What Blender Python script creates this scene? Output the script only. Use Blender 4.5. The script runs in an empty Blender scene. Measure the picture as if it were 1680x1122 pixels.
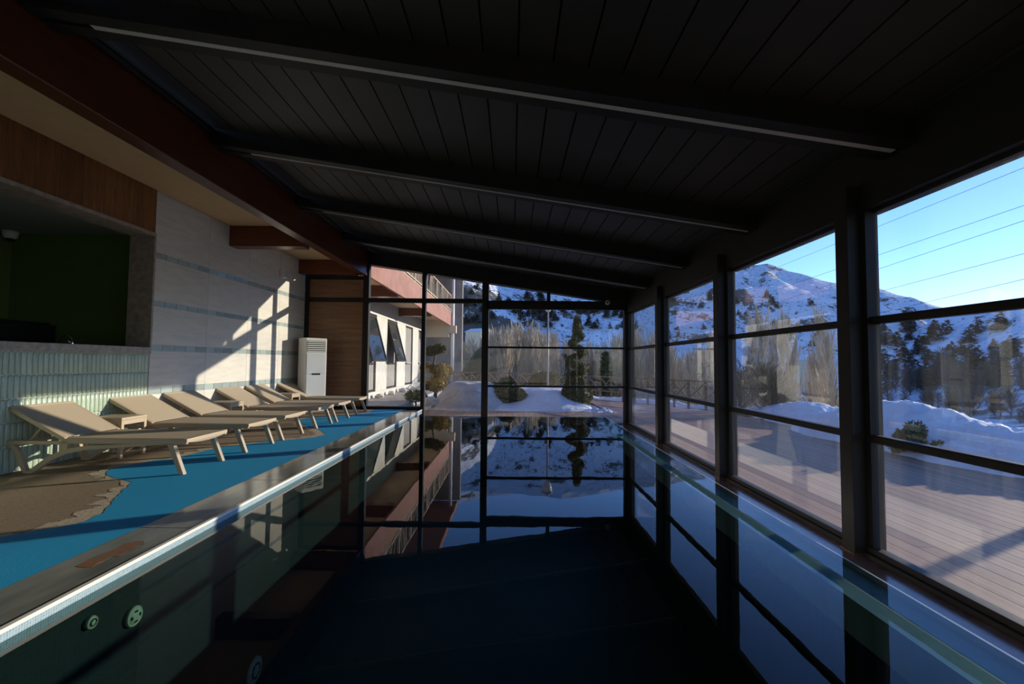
import bpy, math, random
import numpy as np
from mathutils import Vector, Matrix, noise as mnoise
random.seed(7)
R = math.radians
C = bpy.context.scene.collection
SC = bpy.context.scene

# ------------------------------------------------------------------ camera
cam_d = bpy.data.cameras.new('camera')
cam_d.sensor_width = 36.0
cam_d.lens = 16.0
cam_d.clip_start = 0.05
cam_d.clip_end = 5000
cam = bpy.data.objects.new('camera', cam_d)
C.objects.link(cam)
cam.matrix_world = (Matrix.Translation((0, 0, 1.05)) @ Matrix.Rotation(R(90 + 2.58), 4, 'X')
                    @ Matrix.Rotation(R(0.5), 4, 'Z'))
SC.camera = cam

# ------------------------------------------------------------------ light
SUN = Vector((1.0, 0.495, 0.203)).normalized()
world = bpy.data.worlds.new('world')
SC.world = world
world.use_nodes = True
wn = world.node_tree.nodes
wl = world.node_tree.links
wn.clear()
sky = wn.new('ShaderNodeTexSky')
sky.sky_type = 'NISHITA'
sky.sun_disc = False
sky.sun_elevation = math.asin(SUN.z)
sky.sun_rotation = math.atan2(SUN.x, SUN.y)
sky.altitude = 2200
sky.air_density = 1.0
sky.dust_density = 0.15
sky.ozone_density = 2.0
bg = wn.new('ShaderNodeBackground')
bg.inputs['Strength'].default_value = 0.31
wo = wn.new('ShaderNodeOutputWorld')
tint = wn.new('ShaderNodeMix')
tint.data_type = 'RGBA'
tint.blend_type = 'MULTIPLY'
tint.inputs[0].default_value = 1.0
tint.inputs[7].default_value = (0.66, 0.70, 0.98, 1)
wl.new(sky.outputs[0], tint.inputs[6])
sat = wn.new('ShaderNodeHueSaturation')
sat.inputs['Saturation'].default_value = 1.06
wl.new(tint.outputs[2], sat.inputs['Color'])
wl.new(sat.outputs[0], bg.inputs[0])
wl.new(bg.outputs[0], wo.inputs[0])
sd = bpy.data.lights.new('sun', 'SUN')
sd.energy = 4.8
sd.angle = R(0.53)
sd.color = (1.0, 0.86, 0.68)
so = bpy.data.objects.new('sun', sd)
C.objects.link(so)
so.rotation_euler = SUN.to_track_quat('Z', 'Y').to_euler()
so.location = (40, 20, 30)

vs = SC.view_settings
vs.view_transform = 'Standard'
vs.look = 'None'
vs.gamma = 1.0
vs.use_curve_mapping = False
vs.exposure = 0.42
SC.cycles.max_bounces = 10
SC.cycles.transparent_max_bounces = 24
SC.cycles.diffuse_bounces = 5
SC.cycles.glossy_bounces = 5
SC.cycles.sample_clamp_indirect = 8.0
SC.cycles.blur_glossy = 0.5


# ------------------------------------------------------------------ materials
class NT:
    def __init__(s, name):
        s.m = bpy.data.materials.new(name)
        s.m.use_nodes = True
        s.t = s.m.node_tree
        s.t.nodes.clear()
        s.out = s.n('ShaderNodeOutputMaterial')

    def n(s, kind, **kw):
        nd = s.t.nodes.new(kind)
        for k, v in kw.items():
            if k in nd.inputs.keys():
                nd.inputs[k].default_value = v
            else:
                setattr(nd, k, v)
        return nd

    def l(s, a, b):
        s.t.links.new(a, b)

    def coords(s, stretch=(1, 1, 1), rnd=True):
        tc = s.n('ShaderNodeTexCoord')
        mp = s.n('ShaderNodeMapping')
        mp.inputs['Scale'].default_value = stretch
        s.l(tc.outputs['Object'], mp.inputs['Vector'])
        if rnd:
            oi = s.n('ShaderNodeObjectInfo')
            mu = s.n('ShaderNodeMath', operation='MULTIPLY')
            mu.inputs[1].default_value = 37.0
            s.l(oi.outputs['Random'], mu.inputs[0])
            s.l(mu.outputs[0], mp.inputs['Location'])
        return mp.outputs[0]

    def noise(s, vec, scale, detail=4, rough=0.55):
        nz = s.n('ShaderNodeTexNoise')
        nz.inputs['Scale'].default_value = scale
        nz.inputs['Detail'].default_value = detail
        nz.inputs['Roughness'].default_value = rough
        s.l(vec, nz.inputs['Vector'])
        return nz.outputs['Fac']

    def ramp(s, fac, stops):
        r = s.n('ShaderNodeValToRGB')
        e = r.color_ramp.elements
        while len(e) < len(stops):
            e.new(0.5)
        for el, (p, c) in zip(e, stops):
            el.position = p
            el.color = (*c, 1) if len(c) == 3 else c
        s.l(fac, r.inputs[0])
        return r.outputs[0]

    def mixc(s, fac, a, b):
        mx = s.n('ShaderNodeMix', data_type='RGBA')
        for sock, v in ((mx.inputs[0], fac), (mx.inputs[6], a), (mx.inputs[7], b)):
            if hasattr(v, 'is_linked'):
                s.l(v, sock)
            elif isinstance(v, (int, float)):
                sock.default_value = v
            else:
                sock.default_value = (*v, 1)
        return mx.outputs[2]

    def bump(s, h, strength=0.2, dist=0.01):
        b = s.n('ShaderNodeBump')
        b.inputs['Strength'].default_value = strength
        b.inputs['Distance'].default_value = dist
        s.l(h, b.inputs['Height'])
        return b.outputs[0]

    def principled(s, col, rough=0.5, metal=0.0, normal=None, spec=0.5):
        p = s.n('ShaderNodeBsdfPrincipled')
        p.inputs['Roughness'].default_value = rough
        p.inputs['Metallic'].default_value = metal
        p.inputs['Specular IOR Level'].default_value = spec
        if hasattr(col, 'is_linked'):
            s.l(col, p.inputs['Base Color'])
        else:
            p.inputs['Base Color'].default_value = (*col, 1)
        if normal is not None:
            s.l(normal, p.inputs['Normal'])
        s.l(p.outputs[0], s.out.inputs[0])
        return p


def basic(name, a, b=None, rough=0.5, metal=0.0, scale=6, stretch=(1, 1, 1), bump=0.0, bscale=None, lo=0.35, hi=0.65,
          spec=0.5, dist=0.01, piece=0.0, detail=4):
    """noise between two colours, optional bump and a per-object brightness change"""
    t = NT(name)
    v = t.coords(stretch)
    b = b or a
    f = t.noise(v, scale, detail)
    c = t.ramp(f, [(lo, a), (hi, b)])
    if piece:
        oi = t.n('ShaderNodeObjectInfo')
        mr = t.n('ShaderNodeMapRange')
        mr.inputs['To Min'].default_value = 1 - piece
        mr.inputs['To Max'].default_value = 1 + piece
        t.l(oi.outputs['Random'], mr.inputs[0])
        hs = t.n('ShaderNodeHueSaturation')
        t.l(mr.outputs[0], hs.inputs['Value'])
        t.l(c, hs.inputs['Color'])
        c = hs.outputs[0]
    nrm = None
    if bump:
        nrm = t.bump(t.noise(v, bscale or scale * 6, 5), bump, dist)
    t.principled(c, rough, metal, nrm, spec)
    return t.m


def glass_mat(name, dust=0.0, tint=(0.93, 0.95, 0.94), f0=0.045):
    t = NT(name)
    lw = t.n('ShaderNodeLayerWeight')
    lw.inputs['Blend'].default_value = 0.5
    pw = t.n('ShaderNodeMath', operation='POWER')
    t.l(lw.outputs['Facing'], pw.inputs[0])
    pw.inputs[1].default_value = 5
    mr = t.n('ShaderNodeMapRange')
    mr.inputs['To Min'].default_value = f0
    mr.inputs['To Max'].default_value = 1.0
    t.l(pw.outputs[0], mr.inputs[0])
    tr = t.n('ShaderNodeBsdfTransparent')
    tr.inputs[0].default_value = (*tint, 1)
    base = tr.outputs[0]
    if dust:
        v = t.coords((3.0, 3.0, 0.25))
        f1 = t.noise(v, 9, 6, 0.7)
        v2 = t.coords((1, 1, 1))
        f2 = t.noise(v2, 160, 2, 0.6)
        r1 = t.ramp(f1, [(0.40, (0, 0, 0)), (0.75, (1, 1, 1))])
        r2 = t.ramp(f2, [(0.66, (0, 0, 0)), (0.74, (1, 1, 1))])
        ad = t.n('ShaderNodeMath', operation='MULTIPLY_ADD')
        t.l(r2, ad.inputs[0])
        ad.inputs[1].default_value = 0.5
        t.l(r1, ad.inputs[2])
        mu = t.n('ShaderNodeMath', operation='MULTIPLY_ADD')
        t.l(ad.outputs[0], mu.inputs[0])
        mu.inputs[1].default_value = dust
        mu.inputs[2].default_value = dust * 0.35
        tl = t.n('ShaderNodeBsdfTranslucent')
        tl.inputs[0].default_value = (0.85, 0.84, 0.80, 1)
        m0 = t.n('ShaderNodeMixShader')
        t.l(mu.outputs[0], m0.inputs[0])
        t.l(tr.outputs[0], m0.inputs[1])
        t.l(tl.outputs[0], m0.inputs[2])
        base = m0.outputs[0]
    gl = t.n('ShaderNodeBsdfGlossy')
    gl.inputs['Roughness'].default_value = 0.0
    mx = t.n('ShaderNodeMixShader')
    t.l(mr.outputs[0], mx.inputs[0])
    t.l(base, mx.inputs[1])
    t.l(gl.outputs[0], mx.inputs[2])
    t.l(mx.outputs[0], t.out.inputs[0])
    return t.m


def water_mat():
    t = NT('pool_water')
    v = t.coords((1.0, 1.6, 1), rnd=False)
    n1 = t.noise(v, 2.2, 2, 0.5)
    n2 = t.noise(v, 12.0, 3, 0.5)
    ad = t.n('ShaderNodeMath', operation='MULTIPLY_ADD')
    t.l(n2, ad.inputs[0])
    ad.inputs[1].default_value = 0.10
    t.l(n1, ad.inputs[2])
    nb = t.bump(ad.outputs[0], 0.05, 0.007)
    lw = t.n('ShaderNodeLayerWeight')
    lw.inputs['Blend'].default_value = 0.5
    t.l(nb, lw.inputs['Normal'])
    pw = t.n('ShaderNodeMath', operation='POWER')
    t.l(lw.outputs['Facing'], pw.inputs[0])
    pw.inputs[1].default_value = 5
    mr = t.n('ShaderNodeMapRange')
    mr.inputs['To Min'].default_value = 0.028
    mr.inputs['To Max'].default_value = 1.0
    t.l(pw.outputs[0], mr.inputs[0])
    tr = t.n('ShaderNodeBsdfTransparent')
    tr.inputs[0].default_value = (0.40, 0.56, 0.56, 1)
    gl = t.n('ShaderNodeBsdfGlossy')
    gl.inputs['Roughness'].default_value = 0.0
    t.l(nb, gl.inputs['Normal'])
    mx = t.n('ShaderNodeMixShader')
    t.l(mr.outputs[0], mx.inputs[0])
    t.l(tr.outputs[0], mx.inputs[1])
    t.l(gl.outputs[0], mx.inputs[2])
    t.l(mx.outputs[0], t.out.inputs[0])
    return t.m


def mosaic_mat(name, c1, c2, mortar, scale, rough=0.25):
    """small square mosaic (a few pixels each in the picture)"""
    t = NT(name)
    tc = t.n('ShaderNodeTexCoord')
    sp = t.n('ShaderNodeSeparateXYZ')
    t.l(tc.outputs['Object'], sp.inputs[0])
    ax = t.n('ShaderNodeMath', operation='ADD')
    t.l(sp.outputs[0], ax.inputs[0])
    t.l(sp.outputs[1], ax.inputs[1])
    cb = t.n('ShaderNodeCombineXYZ')
    t.l(ax.outputs[0], cb.inputs[0])
    t.l(sp.outputs[2], cb.inputs[1])
    br = t.n('ShaderNodeTexBrick')
    br.offset = 0.0
    br.inputs['Scale'].default_value = scale
    br.inputs['Brick Width'].default_value = 0.5
    br.inputs['Row Height'].default_value = 0.5
    br.inputs['Mortar Size'].default_value = 0.035
    br.inputs['Color1'].default_value = (*c1, 1)
    br.inputs['Color2'].default_value = (*c2, 1)
    br.inputs['Mortar'].default_value = (*mortar, 1)
    t.l(cb.outputs[0], br.inputs['Vector'])
    t.principled(br.outputs[0], rough)
    return t.m


def wood_mat(name, a, b, stretch, rough=0.45, scale=5, piece=0.12, bump=0.05):
    t = NT(name)
    v = t.coords(stretch)
    f = t.noise(v, scale, 6, 0.6)
    f2 = t.noise(v, scale * 5, 4, 0.6)
    c = t.ramp(f, [(0.3, a), (0.7, b)])
    g = t.ramp(f2, [(0.35, (0.72, 0.72, 0.72)), (0.65, (1, 1, 1))])
    mx = t.n('ShaderNodeMix', data_type='RGBA')
    mx.blend_type = 'MULTIPLY'
    mx.inputs[0].default_value = 1.0
    t.l(c, mx.inputs[6])
    t.l(g, mx.inputs[7])
    oi = t.n('ShaderNodeObjectInfo')
    mr = t.n('ShaderNodeMapRange')
    mr.inputs['To Min'].default_value = 1 - piece
    mr.inputs['To Max'].default_value = 1 + piece
    t.l(oi.outputs['Random'], mr.inputs[0])
    hs = t.n('ShaderNodeHueSaturation')
    t.l(mr.outputs[0], hs.inputs['Value'])
    t.l(mx.outputs[2], hs.inputs['Color'])
    t.principled(hs.outputs[0], rough, 0, t.bump(f2, bump, 0.005))
    return t.m


def mountain_mat():
    t = NT('snowy_mountain')
    v = t.coords((1, 1, 1), rnd=False)
    g = t.n('ShaderNodeNewGeometry')
    sp = t.n('ShaderNodeSeparateXYZ')
    t.l(g.outputs['Normal'], sp.inputs[0])
    f1 = t.noise(v, 0.045, 8, 0.68)
    f2 = t.noise(v, 0.35, 5, 0.7)
    a = t.n('ShaderNodeMath', operation='MULTIPLY_ADD')      # steep and noisy places show rock and scrub
    t.l(sp.outputs[2], a.inputs[0])
    a.inputs[1].default_value = -0.55
    t.l(f1, a.inputs[2])
    b = t.n('ShaderNodeMath', operation='MULTIPLY_ADD')
    t.l(f2, b.inputs[0])
    b.inputs[1].default_value = 0.55
    t.l(a.outputs[0], b.inputs[2])
    rock = t.ramp(b.outputs[0], [(0.385, (0, 0, 0)), (0.43, (1, 1, 1))])
    f3 = t.noise(v, 0.55, 3, 0.6)
    dots = t.ramp(f3, [(0.60, (0, 0, 0)), (0.645, (1, 1, 1))])
    c = t.mixc(rock, (0.72, 0.76, 0.84), (0.10, 0.09, 0.08))
    c = t.mixc(dots, c, (0.11, 0.10, 0.085))
    t.principled(c, 0.8, 0, t.bump(f2, 0.5, 0.6), 0.2)
    return t.m


def snow_ground_mat(name, snow, earth, scale, lo, hi, bump=0.5, rough=0.7):
    t = NT(name)
    v = t.coords((1, 1, 1), rnd=False)
    f = t.noise(v, scale, 7, 0.65)
    c = t.ramp(f, [(lo, snow), (hi, earth)])
    f2 = t.noise(v, scale * 6, 5, 0.6)
    p = t.principled(c, rough, 0, t.bump(f2, bump, 0.05), 0.3)
    return t.m


M = {}
M['charcoal'] = basic('charcoal_metal', (0.018, 0.017, 0.016), (0.024, 0.022, 0.021), 0.55, 0, 3, bump=0.02, bscale=60, spec=0.25)
M['ceil'] = basic('ceiling_board', (0.040, 0.036, 0.032), (0.050, 0.045, 0.040), 0.55, 0, 2, bump=0.03, bscale=90, piece=0.06)
M['groove'] = basic('dark_groove', (0.006, 0.006, 0.006), rough=0.9)
M['led'] = basic('led_diffuser', (0.55, 0.52, 0.50), (0.58, 0.55, 0.52), 0.5)  # pale tone shared by the strip and the painted-on lit flange edges
M['redwood'] = wood_mat('red_timber', (0.10, 0.026, 0.010), (0.15, 0.042, 0.015), (3, 0.35, 3), 0.32, 4, 0.03, 0.04)
M['redwood_x'] = wood_mat('red_timber_cross', (0.115, 0.030, 0.012), (0.18, 0.050, 0.018), (0.35, 3, 3), 0.3, 4, 0.03, 0.04)
M['soffit'] = basic('beige_soffit', (0.62, 0.44, 0.25), (0.66, 0.47, 0.27), 0.85, 0, 8, bump=0.15, bscale=220)
M['plank_v'] = wood_mat('walnut_plank', (0.16, 0.062, 0.018), (0.30, 0.125, 0.035), (3.5, 3.5, 0.25), 0.45, 5, 0.22)
M['panel_h'] = wood_mat('oak_panel', (0.22, 0.105, 0.050), (0.36, 0.185, 0.095), (0.25, 1.0, 5.0), 0.5, 4, 0.04)
M['stone'] = basic('speckled_stone', (0.24, 0.20, 0.17), (0.42, 0.37, 0.33), 0.45, 0, 14, bump=0.05, bscale=120, lo=0.3, hi=0.7, detail=8)
M['green'] = basic('green_wall', (0.085, 0.15, 0.035), (0.095, 0.165, 0.04), 0.8, 0, 4)
M['alcove_ceil'] = basic('alcove_ceiling', (0.34, 0.37, 0.32), rough=0.8)
M['kitkat'] = basic('green_glazed_tile', (0.40, 0.50, 0.40), (0.50, 0.60, 0.49), 0.16, 0, 5, piece=0.07, bump=0.06, bscale=9)
M['grout'] = basic('pale_grout', (0.55, 0.58, 0.52), rough=0.9)
M['bigtile'] = basic('pale_wall_tile', (0.60, 0.58, 0.55), (0.68, 0.66, 0.62), 0.55, 0, 3, stretch=(1, 1, 3), piece=0.03, bump=0.04, bscale=30)
M['striptile'] = basic('grey_glass_strip_tile', (0.33, 0.41, 0.42), (0.42, 0.49, 0.50), 0.18, 0, 6, piece=0.18)
M['wallgrout'] = basic('wall_grout', (0.48, 0.46, 0.43), rough=0.9)
M['sand'] = basic('brown_rubber_floor', (0.20, 0.145, 0.095), (0.36, 0.275, 0.19), 0.85, 0, 120, bump=0.5, bscale=260, dist=0.004)
M['pale'] = basic('pale_rubber_floor', (0.36, 0.29, 0.21), (0.66, 0.56, 0.43), 0.85, 0, 60, bump=0.5, bscale=260, dist=0.004)
M['blue'] = basic('blue_rubber_floor', (0.0, 0.28, 0.58), (0.004, 0.38, 0.74), 0.8, 0, 170, bump=0.5, bscale=300, dist=0.004)
M['coping'] = basic('wet_grey_stone', (0.13, 0.145, 0.135), (0.26, 0.265, 0.24), 0.12, 0, 2.2, stretch=(3, 0.7, 1), bump=0.02, bscale=14, detail=6, piece=0.08)
M['rust'] = basic('rust_stain', (0.34, 0.095, 0.012), (0.15, 0.14, 0.12), 0.25, 0, 26, stretch=(1.0, 4.0, 1), lo=0.42, hi=0.62)
M['edge'] = basic('white_edge_trim', (0.80, 0.76, 0.70), rough=0.3)
M['mosaic_hi'] = mosaic_mat('blue_mosaic', (0.20, 0.32, 0.40), (0.28, 0.40, 0.48), (0.55, 0.60, 0.62), 45)
M['mosaic_lo'] = mosaic_mat('dark_blue_mosaic', (0.016, 0.035, 0.055), (0.035, 0.065, 0.09), (0.12, 0.15, 0.16), 45)
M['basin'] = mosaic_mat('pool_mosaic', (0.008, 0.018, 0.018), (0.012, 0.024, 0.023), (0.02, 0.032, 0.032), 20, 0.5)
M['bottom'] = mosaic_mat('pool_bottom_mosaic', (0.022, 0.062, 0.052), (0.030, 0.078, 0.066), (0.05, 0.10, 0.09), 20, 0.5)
M['ledge'] = basic('submerged_ledge', (0.62, 0.66, 0.64), (0.70, 0.74, 0.70), 0.5, 0, 10)
M['sill'] = basic('brown_wet_sill', (0.10, 0.055, 0.040), (0.17, 0.10, 0.075), 0.18, 0, 6, bump=0.06, bscale=30)
M['water'] = water_mat()
M['glass'] = glass_mat('window_glass', 0.012)
M['glass_clean'] = glass_mat('clear_glass', 0.004)
M['glass_dark'] = basic('dark_window_glass', (0.03, 0.04, 0.045), rough=0.03, spec=1.0)
M['tan'] = basic('tan_plastic', (0.44, 0.35, 0.25), (0.48, 0.385, 0.275), 0.45, 0, 4)
M['sling'] = basic('tan_sling', (0.47, 0.385, 0.285), (0.52, 0.43, 0.32), 0.75, 0, 300, bump=0.2, bscale=500, dist=0.002)
M['white_plastic'] = basic('white_plastic', (0.66, 0.66, 0.64), rough=0.35)
M['acgrey'] = basic('silver_panel', (0.50, 0.53, 0.57), (0.55, 0.58, 0.62), 0.22, 0, 1.5)
M['black'] = basic('black_plastic', (0.008, 0.008, 0.009), rough=0.35)
M['chrome'] = basic('chrome', (0.75, 0.75, 0.76), rough=0.12, metal=1.0)
M['poolgreen'] = basic('pool_fitting', (0.55, 0.58, 0.40), (0.60, 0.63, 0.44), 0.5)
M['deckwood'] = wood_mat('composite_deck', (0.30, 0.155, 0.085), (0.44, 0.25, 0.15), (6, 0.4, 1), 0.6, 4, 0.13, 0.15)
M['snow'] = snow_ground_mat('snow', (0.82, 0.83, 0.86), (0.70, 0.70, 0.72), 1.5, 0.4, 0.75)
M['dirty'] = snow_ground_mat('dirty_snow', (0.62, 0.62, 0.64), (0.36, 0.34, 0.32), 2.2, 0.35, 0.75, 0.8)
M['ground'] = snow_ground_mat('snowy_ground', (0.78, 0.80, 0.84), (0.20, 0.15, 0.10), 0.16, 0.44, 0.56, 0.8)
M['earth'] = snow_ground_mat('dry_grass_bank', (0.20, 0.145, 0.075), (0.10, 0.085, 0.045), 1.6, 0.35, 0.7, 1.0, 0.95)
M['paving'] = basic('grey_paving', (0.30, 0.27, 0.24), (0.40, 0.36, 0.32), 0.7, 0, 3)
M['mountain'] = mountain_mat()
M['fencewood'] = basic('brown_fence', (0.16, 0.095, 0.065), (0.22, 0.135, 0.09), 0.6, 0, 6)
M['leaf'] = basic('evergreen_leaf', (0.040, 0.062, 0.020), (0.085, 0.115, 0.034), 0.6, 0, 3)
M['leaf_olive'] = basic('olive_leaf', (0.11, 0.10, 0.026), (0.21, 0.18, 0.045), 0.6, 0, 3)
M['leaf_gold'] = basic('golden_leaf', (0.24, 0.16, 0.03), (0.40, 0.27, 0.06), 0.6, 0, 3)
M['conifer'] = basic('dark_conifer', (0.030, 0.036, 0.026), (0.050, 0.055, 0.038), 0.85, 0, 0.4)
M['bark'] = basic('brown_bark', (0.10, 0.07, 0.045), (0.16, 0.11, 0.075), 0.85, 0, 8)
M['twig'] = basic('bare_poplar_twig', (0.40, 0.31, 0.20), (0.56, 0.45, 0.31), 0.8, 0, 1.5)
M['scrub'] = basic('dark_bare_scrub', (0.075, 0.06, 0.045), (0.12, 0.095, 0.065), 0.85, 0, 1.0)
M['marble'] = basic('pale_marble', (0.56, 0.53, 0.46), (0.70, 0.67, 0.60), 0.5, 0, 2.5, stretch=(1, 2, 0.8), piece=0.04, detail=8)
M['greypanel'] = basic('grey_facade_panel', (0.20, 0.19, 0.18), (0.29, 0.27, 0.25), 0.7, 0, 3, stretch=(1, 4, 0.4), piece=0.06)
M['fascia'] = basic('terracotta_fascia', (0.29, 0.135, 0.10), (0.37, 0.185, 0.14), 0.8, 0, 3, detail=7)
M['railing'] = basic('beige_railing', (0.50, 0.40, 0.28), (0.56, 0.45, 0.32), 0.6)
M['brownwall'] = basic('brown_balcony_wall', (0.20, 0.11, 0.06), (0.25, 0.14, 0.08), 0.8)
M['cream'] = basic('cream_render', (0.62, 0.50, 0.34), (0.66, 0.54, 0.38), 0.85)
M['steelpost'] = basic('grey_post', (0.33, 0.31, 0.30), rough=0.5)
M['roofgrey'] = basic('grey_roof', (0.22, 0.20, 0.19), rough=0.8)


# ------------------------------------------------------------------ mesh helpers
class MB:
    def __init__(s):
        s.v, s.f = [], []

    def poly(s, pts):
        n = len(s.v)
        s.v += [tuple(p) for p in pts]
        s.f.append(tuple(range(n, n + len(pts))))
        return s

    def hexa(s, p):
        """8 corners: bottom 0-3 ccw, top 4-7"""
        n = len(s.v)
        s.v += [tuple(q) for q in p]
        for f in ((3, 2, 1, 0), (4, 5, 6, 7), (0, 1, 5, 4), (1, 2, 6, 5), (2, 3, 7, 6), (3, 0, 4, 7)):
            s.f.append(tuple(n + i for i in f))
        return s

    def box(s, x0, x1, y0, y1, z0, z1):
        return s.hexa([(x0, y0, z0), (x1, y0, z0), (x1, y1, z0), (x0, y1, z0),
                       (x0, y0, z1), (x1, y0, z1), (x1, y1, z1), (x0, y1, z1)])

    def prism(s, pts, axis, a, b):
        """2-d outline extruded along an axis; outline given in the two other axes (x,z)/(y,z)/(x,y)"""
        def P(q, t):
            if axis == 'y':
                return (q[0], t, q[1])
            if axis == 'x':
                return (t, q[0], q[1])
            return (q[0], q[1], t)
        n, k = len(s.v), len(pts)
        s.v += [P(q, a) for q in pts] + [P(q, b) for q in pts]
        s.f.append(tuple(range(n, n + k)))
        s.f.append(tuple(range(n + 2 * k - 1, n + k - 1, -1)))
        for i in range(k):
            j = (i + 1) % k
            s.f.append((n + i, n + k + i, n + k + j, n + j))
        return s

    def bar(s, a, b, w, h=None, up=(0, 0, 1)):
        """rectangular bar between two points"""
        h = h or w
        a, b = Vector(a), Vector(b)
        d = (b - a).normalized()
        u = Vector(up)
        if abs(d.dot(u)) > 0.98:
            u = Vector((1, 0, 0))
        r = d.cross(u).normalized()
        u = r.cross(d).normalized()
        q = []
        for c in (a, b):
            q += [c - r * w / 2 - u * h / 2, c + r * w / 2 - u * h / 2, c + r * w / 2 + u * h / 2, c - r * w / 2 + u * h / 2]
        return s.hexa(q)

    def tube(s, pts, rad, n=8, cap=True):
        pts = [Vector(p) for p in pts]
        k = len(pts)
        rad = rad if isinstance(rad, (list, tuple)) else [rad] * k
        base = len(s.v)
        ref = Vector((0.31, 0.52, 0.8)).normalized()
        for i, p in enumerate(pts):
            d = (pts[min(i + 1, k - 1)] - pts[max(i - 1, 0)]).normalized()
            r = d.cross(ref)
            if r.length < 0.1:
                r = d.cross(Vector((1, 0, 0)))
            r.normalize()
            u = d.cross(r)
            for j in range(n):
                a = 2 * math.pi * j / n
                s.v.append(tuple(p + (r * math.cos(a) + u * math.sin(a)) * rad[i]))
        for i in range(k - 1):
            for j in range(n):
                a, b = base + i * n + j, base + i * n + (j + 1) % n
                s.f.append((a, b, b + n, a + n))
        if cap:
            s.f.append(tuple(base + j for j in reversed(range(n))))
            s.f.append(tuple(base + (k - 1) * n + j for j in range(n)))
        return s

    def lathe(s, prof, n=20, c=(0, 0, 0)):
        base = len(s.v)
        k = len(prof)
        for r, z in prof:
            for j in range(n):
                a = 2 * math.pi * j / n
                s.v.append((c[0] + r * math.cos(a), c[1] + r * math.sin(a), c[2] + z))
        for i in range(k - 1):
            for j in range(n):
                a, b = base + i * n + j, base + i * n + (j + 1) % n
                s.f.append((a, b, b + n, a + n))
        s.f.append(tuple(base + j for j in reversed(range(n))))
        s.f.append(tuple(base + (k - 1) * n + j for j in range(n)))
        return s

    def mesh(s, name, smooth=False):
        me = bpy.data.meshes.new(name)
        me.from_pydata(s.v, [], s.f)
        me.update()
        if smooth:
            me.polygons.foreach_set('use_smooth', [True] * len(me.polygons))
        return me

    def build(s, name, mat, parent=None, smooth=False, bevel=0.0):
        o = bpy.data.objects.new(name, s.mesh(name, smooth))
        o.data.materials.append(M[mat] if isinstance(mat, str) else mat)
        C.objects.link(o)
        if parent:
            o.parent = parent
        if bevel:
            md = o.modifiers.new('bevel', 'BEVEL')
            md.width = bevel
            md.segments = 2
            md.limit_method = 'ANGLE'
        return o


def recentre(o):
    """move the origin of a mesh object to the bottom centre of its bounds (world placement kept)"""
    me = o.data
    n = len(me.vertices)
    co = np.empty(n * 3)
    me.vertices.foreach_get('co', co)
    co = co.reshape(-1, 3)
    c = (co.min(0) + co.max(0)) / 2
    c[2] = co[:, 2].min()
    me.vertices.foreach_set('co', (co - c).ravel())
    me.update()
    o.location = Vector(o.location) + Vector(c)
    return o


def tag(o, label=None, cat=None, group=None, kind=None):
    if label:
        o['label'] = label
    if cat:
        o['category'] = cat
    if group:
        o['group'] = group
    if kind:
        o['kind'] = kind
    return o


def empty(name, loc=(0, 0, 0), rz=0, **kw):
    o = bpy.data.objects.new(name, None)
    o.empty_display_size = 0.1
    C.objects.link(o)
    o.location = loc
    o.rotation_euler = (0, 0, rz)
    return tag(o, **kw)


def piece(name, me, parent, loc, rot=(0, 0, 0), scale=(1, 1, 1)):
    o = bpy.data.objects.new(name, me)
    C.objects.link(o)
    o.parent = parent
    o.location = loc
    o.rotation_euler = rot
    o.scale = scale
    return o


def copy_tree(o, parent=None):
    c = o.copy()
    C.objects.link(c)
    c.parent = parent
    for ch in list(o.children):
        copy_tree(ch, c)
    return c


def meshof(mb, name, mat, smooth=False):
    me = mb.mesh(name, smooth)
    me.materials.append(M[mat])
    return me


def S(**kw):
    return dict(kind='structure', **kw)


# ------------------------------------------------------------------ main dimensions
XL, XB = -4.80, -4.77          # left tiled wall, bar front
YG = 10.50                     # far glass wall
XG = 2.70                      # right glass wall
ZF = -0.042                    # pool deck floor
ZW = -0.088                    # water level
ZO = -0.33                     # outdoor deck level and sill
YB = -4.2                      # back of the hall, behind the camera
PX0, PX1, PY1 = -2.04, 1.98, 9.66   # pool edges
SL = -0.1496                   # roof slope dz/dx


def roof(x, off=3.12):
    return off + SL * x


def gtop(x):                   # underside of the end rafter
    return 3.297 - 0.147 * (x + 3.39)


# ------------------------------------------------------------------ floor and coping
fl = MB()
fl.box(-7.2, -2.40, YB, 10.42, -0.5, ZF)
floor = fl.build('floor', 'sand')
tag(floor, 'brown and blue rubber pool deck floor under the loungers', 'floor', kind='structure')

bnd = [(1.04 * p[0], 1.04 * p[1]) for p in [(-2.9, YB), (-3.4, -2.0), (-3.15, -0.6), (-3.5, 0.8), (-3.15, 1.9), (-3.12, 2.5),  # floor boundary unprojected from image pixels, then scaled about the camera
       (-2.986, 2.713), (-2.916, 2.782), (-2.831, 2.864), (-2.729, 2.985), (-2.796, 3.188), (-3.032, 3.571),
       (-3.214, 3.922), (-3.388, 4.017), (-3.568, 4.095), (-3.73, 4.233), (-3.826, 4.445), (-3.756, 4.623),
       (-3.70, 4.765), (-3.56, 4.88), (-3.53, 5.222), (-3.50, 5.536), (-3.286, 5.735), (-3.102, 5.964),
       (-2.887, 6.116), (-2.692, 6.299), (-2.646, 6.539), (-2.814, 6.816), (-2.96, 7.055), (-3.318, 7.368),
       (-3.689, 7.951), (-3.744, 8.472), (-3.266, 8.698), (-2.876, 9.302), (-2.976, 9.889), (-3.0, 10.019)]]
bnd[0] = (bnd[0][0], YB)


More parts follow.
